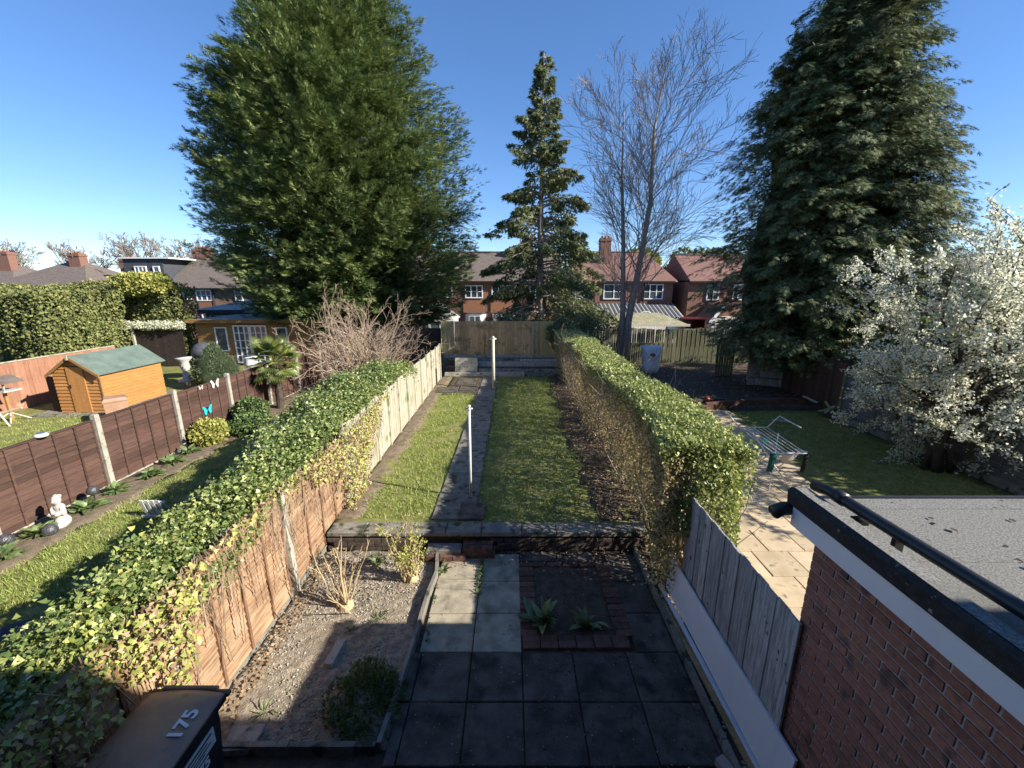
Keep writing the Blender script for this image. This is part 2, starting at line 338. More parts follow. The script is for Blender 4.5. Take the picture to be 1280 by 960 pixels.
# left neighbour
sheet('lawn', -7.75, -4.2, 1.5, 13.5, .10, M['lawn'], .02, .2, seed=7)
sheet('flower_bed', -8.7, -7.6, 1.5, 19, .115, M['mud'], .025, .2, seed=8, jag=.12)
grass('grass', 'bright green grass between the ivy and the brown fence', -7.75, -4.3, 3.5, 12, .10, 60000, .06)
# far left garden
sheet('lawn', -20, -8.75, 7, 22, .0, M['lawn'], .02, .4, seed=9)
grass('grass', 'sunlit grass in front of the orange shed', -17.2, -10.5, 8, 13.3, .0, 26000, .07)
# right neighbour
sheet('lawn', 6.7, 10.5, 3, 13.6, -.01, M['lawn'], .02, .3, seed=10)
sheet('shade_dark_lawn', 3.2, 14, 13.9, 22.6, .08, M['soild'], .03, .3, seed=11)  # far lawn given the dark soil material; its shade is in the colour
grass('grass', 'dark shaded grass along the grey right hand fence', 7.2, 10.5, 5, 13.5, .0, 30000, .05)
# pebbles in the bed
def pebbles(name, label, x0, x1, y0, y1, z, n, s0, s1, m):
    P = np.stack([RNG.uniform(x0,x1,n), RNG.uniform(y0,y1,n), np.full(n, z)], 1)
    base = np.array([(1,0,0),(0,1,0),(-1,0,0),(0,-1,0),(0,0,.6),(0,0,-.6)], float)
    F0 = np.array([(0,1,4),(1,2,4),(2,3,4),(3,0,4),(1,0,5),(2,1,5),(3,2,5),(0,3,5)])
    s = s0 + (s1-s0)*RNG.random(n)**3; V = base[None]*s[:,None,None]*(1+.5*(RNG.random((n,6,1))-.5))
    a = RNG.uniform(0, 6.28, n); ca, sa = np.cos(a)[:,None], np.sin(a)[:,None]
    X = V[:,:,0]*ca - V[:,:,1]*sa; Y = V[:,:,0]*sa + V[:,:,1]*ca; V = np.stack([X, Y, V[:,:,2]], 2) + P[:,None]
    o = npmesh(name, V.reshape(-1,3), (F0[None]+(np.arange(n)*6)[:,None,None]).reshape(-1,3), m, None, 'stuff'); tag(o, label, 'pebbles')
pebbles('pebbles', 'small pale stones scattered over the left soil bed', -3.05, -1.25, 2.98, 5.9, .0, 9000, .004, .019, M['pebble'])
pebbles('pebbles', 'grit and crumbs on the shaded patio paving', -1.1, 2.0, 2.3, 5.85, .004, 900, .003, .012, M['pebble'])
pebbles('pebbles', 'bits of gravel along the foot of the white board', 2.06, 2.3, 1, 6, .04, 300, .006, .03, M['pebble'])
# fallen leaves
def litter(name, label, x0, x1, y0, y1, z, n, s, m=None):
    P = np.stack([RNG.uniform(x0,x1,n), RNG.uniform(y0,y1,n), z+.02*RNG.random(n)], 1); D = rdir(n); D[:,2] *= .2
    tag(leaves(name, P, D, unit(rdir(n)*.5+np.array([0,0,1])), s*(.5+RNG.random(n)), T_QUAD, m or M['dry'], None, 'stuff'), label, 'leaf litter')
litter('leaf_litter', 'dry brown leaves along the foot of the orange fence', -3.05, -2.8, 2.9, 6, .03, 500, .04)
litter('leaf_litter', 'dead leaves on the soil under the privet hedge', 1.5, 2.5, 6.3, 17.5, .33, 2600, .035)
litter('leaf_litter', 'dry leaves and twigs scattered on the left lawn strip', -2.9, -1.5, 6.5, 14, .34, 260, .035)
litter('leaf_litter', 'dry leaves blown along the foot of the retaining wall', -1.2, 2.0, 5.5, 5.9, .012, 320, .03)
litter('leaf_litter', 'leaf scraps on the shaded strip beside the kerb', 2.08, 2.3, 2.5, 6, .05, 260, .035)
litter('leaf_litter', 'small dark leaves scattered on the shaded patio slabs', .2, 2.0, 2.4, 4.0, .008, 420, .022, M['barkd'])
litter('leaf_litter', 'leaves and debris on the far right lawn', 6, 12, 15, 21, .12, 900, .07)

# ------------------------------------------------------------ paving
patio = thing('patio', 'square concrete slab patio below the window, mostly in shade', 'patio', (0, 4, 0)); patio['kind'] = 'structure'
del patio['category']
unit_slab = MB().bbox(-.294, .294, -.294, .294, -.045, 0, .008).me('paving_slab', M['slab_dark_shade'])
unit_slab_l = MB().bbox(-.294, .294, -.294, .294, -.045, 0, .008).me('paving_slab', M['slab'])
YJ = [-.2+.6*k for k in range(0, 8)]     # rows ending at 4.0
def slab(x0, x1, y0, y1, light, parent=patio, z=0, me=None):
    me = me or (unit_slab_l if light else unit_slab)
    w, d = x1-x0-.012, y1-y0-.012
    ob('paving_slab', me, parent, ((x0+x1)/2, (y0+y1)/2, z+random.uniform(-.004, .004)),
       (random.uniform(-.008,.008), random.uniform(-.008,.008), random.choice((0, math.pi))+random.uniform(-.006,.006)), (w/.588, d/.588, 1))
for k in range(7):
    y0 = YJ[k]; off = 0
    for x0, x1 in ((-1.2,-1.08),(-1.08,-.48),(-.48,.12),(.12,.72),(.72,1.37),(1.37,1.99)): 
        if x1-x0 > .2 or y0 > 2.5: slab(x0+off, x1+off, y0, y0+.6, False)  # rows by the house: darker slab copy, shade put into the colour
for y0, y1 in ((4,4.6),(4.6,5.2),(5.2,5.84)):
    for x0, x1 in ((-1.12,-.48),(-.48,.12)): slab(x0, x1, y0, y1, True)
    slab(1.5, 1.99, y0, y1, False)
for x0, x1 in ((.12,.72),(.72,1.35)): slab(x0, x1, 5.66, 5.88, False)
# brick edged planting square
bb = thing('brick_edged_bed', 'square soil bed edged with old bricks, sunk in the patio', 'flower bed', (.8, 4.8, 0))
o = sheet('bed_soil', .3, 1.34, 4.2, 5.5, -.012, M['soild'], .03, .06, kind=None, seed=12); par(o, bb)
ubr = MB().bbox(-.105, .105, -.05, .05, -.05, .01, .006).me('brick', M['brickd'])
def lay(x, y, rz, parent, z=0, me=ubr): ob('brick', me, parent, (x, y, z+random.uniform(-.004,.006)), (random.uniform(-.03,.03), 0, rz+random.uniform(-.03,.03)), (1,1,1))
k = 0
while 4.24+.108*k < 5.62: lay(.22, 4.27+.108*k, random.uniform(-.02,.02), bb); lay(1.42, 4.27+.108*k, 0, bb); k += 1
for k in range(6): lay(.22+.22*k+.02, 4.1, 0, bb); lay(.22+.22*k+.02, 4.19, .0, bb)
for k in range(4): lay(.42+.25*k, 5.58, 0, bb)
# edging of the left bed
be = thing('bed_edging', 'weathered timber edging round the left soil bed', 'edging', (-1.2, 4, 0))
pts = [(-1.22,5.85),(-1.14,5.3),(-1.18,4.9),(-1.2,4.1),(-1.23,3.4),(-1.26,2.93)]
for (x0,y0),(x1,y1) in zip(pts, pts[1:]):
    L = math.hypot(x1-x0, y1-y0); part('edging_board', MB().obox(((x0+x1)/2,(y0+y1)/2,.02),(.045,L-.004,.17),(0,0,-math.atan2(x1-x0,y1-y0))), M['concd'] if L > 0 else None, be)
for x0, x1 in ((-1.29,-2.1),(-2.11,-3.0)): part('edging_board', MB().obox(((x0+x1)/2, 2.925, .01), (abs(x1-x0), .05, .17)), M['concd'], be)
kb = thing('kerb_edging', 'thin concrete kerb between patio and shaded border', 'edging', (2.03, 4, 0))
for k in range(7): part('kerb_piece', MB().obox((2.03, .9+.83*k, .02), (.05, .82, .13), (0, random.uniform(-.03,.03), 0)), M['concd'], kb)
# retaining wall and steps
rw = thing('retaining_wall', 'low dark brick retaining wall with concrete coping across the garden', 'wall', (-.4, 6.1, 0))
part('wall_core', MB().box(-3.05, 2.3, 6.0, 6.34, -.05, .25), M['soild'], rw)
ubf = MB().bbox(-.106, .106, -.05, .05, -.033, .033, .004).me('brick', M['brickd']); ubz = MB().bbox(-.106, .106, -.05, .05, -.033, .033, .004).me('brick', mat('dark_grey_brick', (.05,.04,.034), (.11,.085,.07), scale=14, bump=.4, ovar=.3))  # darker, greyer brick for the front face of the retaining wall
for r_ in range(3):
    for k in range(24):
        x = -2.95 + .225*k + (.11 if r_ % 2 else 0)
        if not (-1.4 < x < -.28) and x < 2.15: ob('brick', ubz, rw, (x, 5.99+random.uniform(-.004,.004), .025+.078*r_), (0,0,random.uniform(-.02,.02)))
k = 0; x = -3.05
while x < 2.2:
    w = random.uniform(.55, .8); part('coping_slab', MB().bbox(x+.004, x+w-.004, 5.93, 6.24, .262, .325+random.uniform(0,.012), .012), M['concd'], rw); x += w
st = thing('brick_step', 'small step of red bricks on edge up to the path', 'step', (-.55, 6.0, 0))
part('step_base', MB().box(-.8, -.3, 5.86, 5.925, 0, .1), M['concd'], st)
for k in range(5):
    for j in range(2): ob('brick', ubf, st, (-.75+.098*k, 5.8+.12*j-.02, .14+random.uniform(-.003,.004)), (0,0,math.pi/2+random.uniform(-.03,.03)), (.5,.95,1.1), label=None)
part('step_block', MB().bbox(-.8, -.28, 5.72, 5.92, 0, .1, .01), M['brickd'], st)
s2 = thing('mortar_step', 'rough mortar step fronted by red bricks beside the brick step', 'step', (-1.1, 6, 0))
part('mortar_top', MB().bbox(-1.38, -.82, 5.72, 5.92, .0, .16, .02), M['concd'], s2)
for k in range(3): ob('brick', ubf, s2, (-1.27+.215*k, 5.68, .05), (0,0,random.uniform(-.04,.04)), (.95,.8,1.2))
# garden path
gp = thing('path', 'narrow weathered concrete path running up the lawn', 'path', (-1, 10, .3)); gp['kind'] = 'structure'; del gp['category']
y = 6.36
while y < 17.6:
    d = .9; f = (y-6.3)/11.5; xl = -1.41+.17*f; xr = -.66+.02*f
    part('path_slab', MB().bbox(xl, xr, y, y+d-.01, .22, .325, .008), M['concd'], gp); y += d
part('path_slab', MB().bbox(-.95, -.5, 6.34, 6.9, .25, .335, .01), M['slab_dark_shade'], gp)
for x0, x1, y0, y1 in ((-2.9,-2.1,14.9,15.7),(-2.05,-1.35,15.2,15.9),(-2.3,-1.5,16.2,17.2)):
    part('path_slab', MB().bbox(x0, x1, y0, y1, .25, .335, .01), M['slab_dark_shade'], gp)
# loose stones
for x, y, sx, sy, rz, lab in ((-2.1,3.95,.1,.33,-.1,'pale stone slab half sunk in the middle of the soil bed'), (-2.58,3.0,.3,.22,.1,'pale block lying at the bed corner beside the bin')):
    tag(part('stone_block', MB().obox((x,y,.04),(sx,sy,.07),(.05,.03,rz)), M['conc']), lab, 'stone')

# ------------------------------------------------------------ fences
def slat_me(h, m): return MB().obox((0,0,0), (.014, 1, h), (0,0,0)).me('slat', m)
def run(axis, c, a0, a1, z0, z1): # helper: box along axis
    return (c-.0, c, a0, a1, z0, z1)
def lap_panel(fence, X, y0, y1, z0, z1, nsl, nbat, m, mb_, side=1, rail=None, slat=None):
    """horizontal overlapping slats between y0,y1 on plane X (battens on `side`)"""
    fr = MB(); t = .02
    fr.box(X-.018+side*.0, X+.018, y0, y0+.035, z0, z1); fr.box(X-.018, X+.018, y1-.035, y1, z0, z1); fr.box(X-.03, X+.03, y0, y1, z1, z1+.025)
    p = part('panel_frame', fr, mb_, fence)
    for k in range(nbat):
        yy = y0+(y1-y0)*(k+1)/(nbat+1)
        ob('batten', BAT(mb_), p, (X+side*.024, yy, (z0+z1)/2), (random.uniform(-.008,.008),0,0), (1,1,(z1-z0)))
    h = (z1-z0)/nsl
    for k in range(nsl):
        ob('slat', slat, p, (X, (y0+y1)/2, z0+h*(k+.5)), (random.uniform(-.006,.006), side*-.17+random.uniform(-.04,.04), 0), (1, (y1-y0-.06), 1))
    return p
_b = {}
def BAT(m):
    if m.name not in _b: _b[m.name] = MB().obox((0,0,0), (.022, .034, 1)).me('batten', m)
    return _b[m.name]
def post(fence, x, y, z0, z1, m, s=.1, lean=(0,0)):
    return part('post', MB().obox((x,y,(z0+z1)/2),(s,s,z1-z0),(lean[0],lean[1],0)).box(x-s/2+.01,x+s/2-.01,y-s/2+.01,y+s/2-.01,z1-.01,z1+.012), m, fence)
# orange / pale boundary fence on the left
f1 = thing('garden_fence', 'orange weathered lap fence with white posts behind the left soil bed', 'fence', (-3.12, 4, 0))
so_ = slat_me(.128, M['orange'])
for y0, y1 in ((1.15,3.02),(3.08,4.9),(5.02,6.9)):
    lap_panel(f1, -3.12, y0, y1, .06 if y0 < 5 else .1, 1.6, 15, 3, M['orange'], M['orangeb'], 1, slat=so_)
    part('gravel_board', MB().box(-3.14, -3.1, y0, y1, -.1, .06), M['concd'], f1)
for y in (1.1, 3.05, 4.96, 6.95): post(f1, -3.1 if y > 4 else -3.16, y, -.1, 1.66 if y > 4 else 1.55, M['conc'], .085, (0, -.03 if 4.5 < y < 5.5 else 0))
f2 = thing('garden_fence', 'pale grey vertical board fence along the left side of the lawn', 'fence', (-3.12, 12, .3))
ub = MB().obox((0,0,0), (.016, .1, 1)).me('board', M['pale'])
yy = 7.02; j = 0
while yy < 17.6:
    z1 = 1.78 + .02*math.sin(yy*3)
    ob('board', ub, f2, (-3.12+(.006 if j%2 else 0), yy, (.28+z1)/2), (random.uniform(-.01,.01),0,0), (1,1,z1-.28)); yy += .104; j += 1
for k in range(12):
    y = 7.0+.93*k; post(f2, -3.09, y, .25, 1.84, M['pale'], .05)
part('rail', MB().box(-3.16,-3.13,7,17.6,.6,.68).box(-3.16,-3.13,7,17.6,1.4,1.48), M['pale'], f2)
# back fence
f3 = thing('garden_fence', 'tan vertical board fence closing the far end of the garden', 'fence', (-.4, 19.15, 1))
ubt = MB().obox((0,0,0), (.118, .018, 1)).me('board', M['tan']); uby = MB().obox((0,0,0), (.118, .018, 1)).me('board', M['yell'])
x = -3.25; j = 0
while x < 2.35:
    ob('board', uby if (1.3 < x < 2.1 or x < -2.9) else ubt, f3, (x, 19.15+(.008 if j%2 else 0), 1.83), (0,random.uniform(-.006,.006),0), (1,1,1.58+random.uniform(-.01,.01))); x += .122; j += 1
for x in (-1.35, .98): post(f3, x, 19.1, .8, 2.5 if x > 0 else 1.95, M['conc'] if x > 0 else M['tan'], .1)
part('gravel_board', MB().box(-3.2, .9, 19.12, 19.17, .9, 1.03).box(1.05, 2.3, 19.12, 19.17, .9, 1.03), M['conc'], f3)
# tiers of sleepers
tr = thing('sleeper_terrace', 'grey concrete and sleeper steps stacked below the back fence', 'terrace', (-.4, 18.2, .3))
for x0, x1, y0, y1, z0, z1, m in ((-3.0,-1.4,17.75,17.95,.3,.46,'conc'),(-1.38,.55,17.72,17.92,.3,.48,'conc'),(.57,2.25,17.75,17.95,.3,.47,'concd'),
     (-1.5,.4,17.96,18.1,.46,.6,'concd'),(.42,2.25,17.96,18.1,.46,.58,'concd'),(-1.6,2.25,18.4,18.52,.4,.84,'grey'),(-1.55,.3,18.55,18.7,.7,.95,'concd'),(.35,2.25,18.55,18.7,.7,.93,'conc'),(-3.0,2.25,18.1,19.1,.3,.62,'soild'),(-3.0,2.25,18.7,19.1,.6,.9,'soild')):
    part('sleeper' if m != 'soild' else 'terrace_soil', MB().bbox(x0,x1,y0,y1,z0,z1,.01), M[m], tr)
tag(part('upright_slab', MB().obox((-2.05,18.0,.78),(1.0,.05,.62),(-.12,0,.02)), M['conc']), 'grey green concrete slab propped upright below the back fence', 'slab')
# grey close-board fence and white board at right
f4 = thing('garden_fence', 'grey weathered vertical board fence ending at the brick extension', 'fence', (2.3, 3.7, 0))
ubg = MB().obox((0,0,0), (.02, .150, 1)).me('board', M['grey'])
y = 2.76; j = 0
while y < 4.8:
    ob('board', ubg, f4, (2.29+(.009 if j%2 else 0), y, .9+(.0)), (random.uniform(-.003,.003),0,0), (1,1,1.56+random.uniform(-.004,.004))); y += .146; j += 1
part('rail', MB().box(2.315,2.35,2.8,4.75,.45,.53).box(2.315,2.35,2.8,4.75,1.3,1.38), M['grey'], f4)
tag(part('white_board', MB().obox((2.235,3.7,.36),(.022,2.5,.48),(0,.10,.012)).obox((2.18,3.8,.07),(.05,2.5,.05),(0,0,.03)), M['fascia']), 'long white board leaning against the foot of the grey fence', 'board')
tag(part('kindling_plank', MB().obox((2.12,3.6,.06),(.06,2.3,.03),(0,0,.05)), M['tan']), 'thin old plank on the soil beside the white board', 'plank')
tag(part('stone_block', MB().obox((1.93,2.78,.04),(.1,.12,.07),(0,0,.4)), M['conc']), 'small pale block on the dark patio edge at bottom right', 'stone')
# brown fence between the two left gardens
f5 = thing('garden_fence', 'long dark brown lap fence with concrete posts and butterfly ornaments', 'fence', (-8.62, 12, 0))
sb = slat_me(.112, M['brown'])
for k in range(8):
    y0 = 4.0 + 2.0*k
    lap_panel(f5, -8.62, y0+.06, y0+1.94, .14, 1.56 + .01*(k%3), 13, 4, M['brown'], M['brown'], 1, slat=sb)
    part('gravel_board', MB().box(-8.65, -8.6, y0+.05, y0+1.95, -.05, .14), M['conc'], f5)
    post(f5, -8.6, y0+2, -.1, 1.68, M['conc'], .1)
post(f5, -8.6, 4, -.1, 1.68, M['conc'], .1)
# black fence panels at the end of the left neighbour's plot
f6 = thing('garden_fence', 'black stained fence panel left of the tan back fence', 'fence', (-5, 19.6, 0))
ubd = MB().obox((0,0,0), (.148, .02, 1)).me('board', M['brownd'])
x = -8.5
while x < -3.35: ob('board', ubd, f6, (x, 19.6, 1.2), None, (1,1,2.1)); x += .152
# tan fence behind bird table
f7 = thing('garden_fence', 'reddish brown vertical board fence left of the orange shed', 'fence', (-17.3, 13, 0))
ubp = MB().obox((0,0,0), (.02, .148, 1)).me('board', M['pink'])
y = 9.0
while y < 17.6: ob('board', ubp, f7, (-17.3+random.uniform(0,.008), y, .84), None, (1,1,1.68)); y += .15
part('rail', MB().box(-17.34,-17.26,9,17.6,1.68,1.72), M['pale'], f7)
# dark fence behind shed
f8 = thing('garden_fence', 'very dark shaded fence under the tall hedge behind the shed', 'fence', (-22, 21.6, 0))
x = -27
while x < -17.3: ob('board', ubd, f8, (x, 21.5, .95), None, (1,1,1.95)); x += .152
for x in (-24.5,-22.2,-19.9): post(f8, x, 21.43, -.1, 2.0, M['conc'], .1)
# right neighbour fences
f9 = thing('garden_fence', 'grey lap fence panels behind the white blossom tree', 'fence', (10.75, 9, 0))
sg = slat_me(.115, M['greyd'])
for k in range(6):
    y0 = 1.2 + 1.93*k
    lap_panel(f9, 10.75, y0+.05, y0+1.88, .14, 1.45, 12, 2, M['greyd'], M['greyd'], -1, slat=sg)
    part('gravel_board', MB().box(10.72,10.77,y0,y0+1.9,-.05,.14), M['concd'], f9); post(f9, 10.73, y0+1.93, -.1, 1.55, M['greyg'], .09)
f10 = thing('garden_fence', 'dark brown solid fence between grey panels and the small grey shed', 'fence', (11.6, 14.5, 0))
ubk = MB().obox((0,0,0), (.02, .148, 1)).me('board', M['brown'])
y = 12.85
while y < 17.5: ob('board', ubk, f10, (10.9+.12*(y-12.85), y, .9), (0,0,-.12), (1,1,1.75)); y += .15
f11 = thing('garden_fence', 'greenish picket board fence below the bare trees on the right', 'fence', (9, 22, 0))
ubq = MB().obox((0,0,0), (.1, .02, 1)).me('board', M['greyg'])
x = 2.6; j = 0
while x < 16:
    h = 1.95+.05*math.sin(x*1.3)+random.uniform(-.03,.03); ob('board', ubq, f11, (x, 22.2+(.02 if j%2 else 0), h/2), (0,random.uniform(-.02,.02),0), (1,1,h)); x += .125; j += 1
f12 = thing('garden_fence', 'olive green board panel standing beside the small grey shed', 'fence', (9.9, 18.8, 0))
for k in range(7): ob('board', ubq, f12, (9.6+.12*k, 18.8, .9), None, (1,1,1.7))

# ------------------------------------------------------------ brick extension at right
ex = thing('brick_extension', 'flat roofed red brick extension with white fascia at lower right', 'building', (4, 1.4, 0))
part('wall', MB().box(2.328, 8, -.1, 2.748, -.1, 2.45), M['mortar'], ex)
ubw = MB().obox((0,0,0), (.03, .209, .061)).me('brick', M['brick'])
ubc = MB().obox((0,0,0), (.215, .03, .065)).me('brick', M['brick'])
rest = MB()
for r_ in range(33):
    z = -.02+.075*r_+.0325
    y = 2.745-.1075 - (.1125 if r_ % 2 else 0)
    first = True
    if r_ % 2: ob('brick', ubw, ex, (2.335, 2.745-.05, z), None, (1,.47,1))
    while y > 0:
        if y > 1.05: ob('brick', ubw, ex, (2.335+random.uniform(-.0015,.0015), y, z), (random.uniform(-.006,.006),0,random.uniform(-.006,.006)))
        else: rest.obox((2.335,y,z),(.03,.215,.065))
        y -= .225
    for k in range(24): rest.obox((2.45+.225*k+(.11 if r_%2 else 0), 2.74, z), (.215,.03,.065))
part('brickwork', rest, M['brick'], ex, kind='stuff')
part('fascia', MB().box(2.245, 2.265, .0, 2.93, 2.42, 2.60).box(2.265, 2.33, .0, 2.93, 2.42, 2.435).box(2.267, 8, 2.91, 2.93, 2.42, 2.6), M['fascia'], ex)
part('roof_kerb', MB().add([(2.225,0,2.59),(2.225,2.98,2.59),(2.215,2.98,2.70),(2.215,0,2.70),(2.245,0,2.725),(2.245,2.98,2.725),(2.36,0,2.72),(2.36,2.98,2.72),(2.41,0,2.62),(2.41,2.98,2.62)],
   [(0,1,2,3),(3,2,5,4),(4,5,7,6),(6,7,9,8),(1,0,8,9),(1,9,7,5,2)]), M['bfelt'], ex)
part('kerb_capping', MB().add([(2.25,1.2,2.729),(2.25,2.96,2.729),(2.355,2.96,2.724),(2.355,1.2,2.724)], [(0,1,2,3)][::-1]).add([(2.25,0,2.729),(2.25,1.19,2.729),(2.355,1.19,2.724),(2.355,0,2.724)], [(3,2,1,0)]), M['roofel'], ex)
part('flat_roof', MB().box(2.4, 8, 0, 2.99, 2.5, 2.61), M['roofel'], ex)
for k in range(5): part('felt_lap', MB().box(2.42+.0, 8, .35+.62*k, .37+.62*k+.06, 2.609, 2.6145), M['roofel'], ex)
part('roof_edge_trim', MB().box(2.42, 8, 2.993, 3.02, 2.5, 2.622), M['black'], ex)
part('gutter', MB().tube([(2.12,2.97,2.5),(2.2,2.98,2.53),(8,2.98,2.53)], .055, 10), M['black'], ex, True)
pp = [(2.44,3.0,2.72),(2.45,2.86,2.75),(2.475,2.5,2.74),(2.52,1.9,2.73),(2.56,1.2,2.73),(2.6,.3,2.73)]
o = thing('roof_pipe', 'black plastic pipe lying along the flat roof edge', 'pipe', (2.5, 2, 2.62))
part('pipe', MB().tube(pp, .042, 14), M['black'], o, True)
part('pipe_collar', MB().tube([(2.455,2.8,2.75),(2.46,2.72,2.748)], .052, 14).tube([(2.452,2.62,2.65),(2.60,2.62,2.65)], .03, 8), M['black'], o, True)
part('pipe_bracket', MB().box(2.46,2.52,2.3,2.33,2.61,2.71), M['black'], o)
part('pipe_bracket', MB().box(2.51,2.57,1.5,1.53,2.61,2.71), M['black'], o)
litter('roof_debris', 'dark leaf scraps lying on the grey felt roof', 2.62, 6, 1.5, 2.95, 2.615, 40, .04, M['barkd'])

# our own house and its neighbours (behind the camera; they shade the garden)
hs = thing('brick_house', 'brick terrace the photograph is taken from, its eaves shading the patio', 'house', (0, -4, 0))
part('wall', MB().box(-30, 30, -8, -.22, -.1, 5.25), M['hbrick'], hs)
part('roof', MB().poly([(-30,.30,5.3),(-30,-4.1,8.1),(-30,-8.5,5.3)], (60,0,0)), M['rtile'], hs)
part('gutter', MB().box(-30, 30, .23, .33, 5.28, 5.40), M['black'], hs)

# ------------------------------------------------------------ posts, bin
wp = thing('line_post', 'nearer white metal washing line post standing beside the path', 'post', (-.78, 7.1, .3), 'washing line posts')
part('pole', MB().tube([(-.79,7.1,.28),(-.78,7.1,2.08)], .024, 10), M['wmetal'], wp, True)
part('pole_cap', MB().lathe([(.03,0),(.034,.03),(.012,.05),(.03,.07),(.028,.1),(.01,.11)], (-.78,7.1,2.06), 10).obox((-.78,7.1,2.1),(.13,.02,.02)), M['wmetal'], wp, True)
w2 = thing('line_post', 'farther thicker cream washing line post near the back fence', 'post', (-.72, 15.5, .3), 'washing line posts')
part('pole', MB().tube([(-.72,15.5,.28),(-.72,15.5,2.3)], [.06,.055], 10), M['creamp'], w2, True)
part('pole_cap', MB().tube([(-.86,15.5,2.27),(-.60,15.5,2.27)], .035, 8).lathe([(.06,0),(.05,.06),(.02,.1)], (-.72,15.5,2.28), 10), M['creamp'], w2, True)

def text(s, size, loc, rot, m, parent, name):
    c = bpy.data.curves.new(name, 'FONT'); c.body = s; c.size = size; c.extrude = .002; c.offset = .004; c.align_x = 'CENTER'; c.align_y = 'CENTER'
    t = bpy.data.objects.new(name, c); me = bpy.data.meshes.new_from_object(t); me.materials.append(m)
    bpy.data.objects.remove(t); bpy.data.curves.remove(c)
    return ob(name, me, parent, loc, rot)
bn = thing('wheelie_bin', 'black wheelie bin with brown lid numbered 175 at bottom left', 'bin', (-2.66, 2.3, 0))
bx0, bx1, by0, by1 = -2.93, -2.38, 1.98, 2.58
b = MB(); lv = [(.0,.05),(.35,.03),(.85,.0),(.98,-.0),(.985,-.03),(1.02,-.03)]
for z, i in lv: b.v += [(bx0+i, by0+i, z), (bx1-i, by0+i, z), (bx1-i, by1-i, z), (bx0+i, by1-i, z)]
b.f = [(k*4+a, k*4+(a+1)%4, k*4+4+(a+1)%4, k*4+4+a) for k in range(len(lv)-1) for a in range(4)] + [(3,2,1,0)]
part('bin_body', b, M['black'], bn)
# lid: crowned surface with skirt
nx_, ny_ = 12, 12; l = MB()
for j in range(ny_+1):
    for i in range(nx_+1):
        u, v = i/nx_, j/ny_; x = -2.985+.63*u; y = 1.9+.74*v
        z = 1.045 + .05*(1-(2*u-1)**4)*(1-(2*v-1)**6) ; 
        if v > .86: y += .03*(1-(2*u-1)**2)
        if .12<u<.88 and .15<v<.8: z -= .012
        l.v.append((x,y,z))
w_ = nx_+1; l.f = [(j*w_+i, j*w_+i+1, (j+1)*w_+i+1, (j+1)*w_+i) for j in range(ny_) for i in range(nx_)]
ring = list(range(w_)) + [w_*k+nx_ for k in range(1,ny_+1)] + [w_*ny_+k for k in range(nx_-1,-1,-1)] + [w_*k for k in range(ny_-1,0,-1)]
n0 = len(l.v); l.v += [(l.v[q][0], l.v[q][1], 1.0) for q in ring]; l.f += [(ring[q], n0+q, n0+(q+1)%len(ring), ring[(q+1)%len(ring)]) for q in range(len(ring))]
lid = part('bin_lid', l, M['binlid'], bn, True)
lid.data.polygons.foreach_set('use_smooth', [k < nx_*ny_ for k in range(len(lid.data.polygons))])
part('lid_rim', MB().box(-2.36,-2.345,1.9,2.64,.985,1.03).box(-2.985,-2.345,2.66,2.70,.985,1.02).tube([(-2.9,2.70,1.03),(-2.45,2.70,1.03)], .018, 8), M['black'], bn)
text('175', .15, (-2.47, 2.37, 1.087), (0,0,R(90)), M['white'], bn, 'lid_number')
part('bin_label', MB().box(-2.379,-2.374,2.2,2.5,.74,.89), M['wmetal'], bn)
text('175', .11, (-2.372, 2.33, .68), (R(90),0,R(90)), M['white'], bn, 'side_number')
part('label_print', MB().box(-2.373,-2.371,2.23,2.47,.85,.865).box(-2.373,-2.371,2.23,2.42,.82,.83).box(-2.373,-2.371,2.23,2.45,.79,.8).box(-2.373,-2.371,2.23,2.38,.765,.775), M['slate'], bn)
for x in (-2.95,-2.36): part('wheel', MB().tube([(x-.025,2.0,.1),(x+.025,2.0,.1)], .1, 14), M['black'], bn, True)

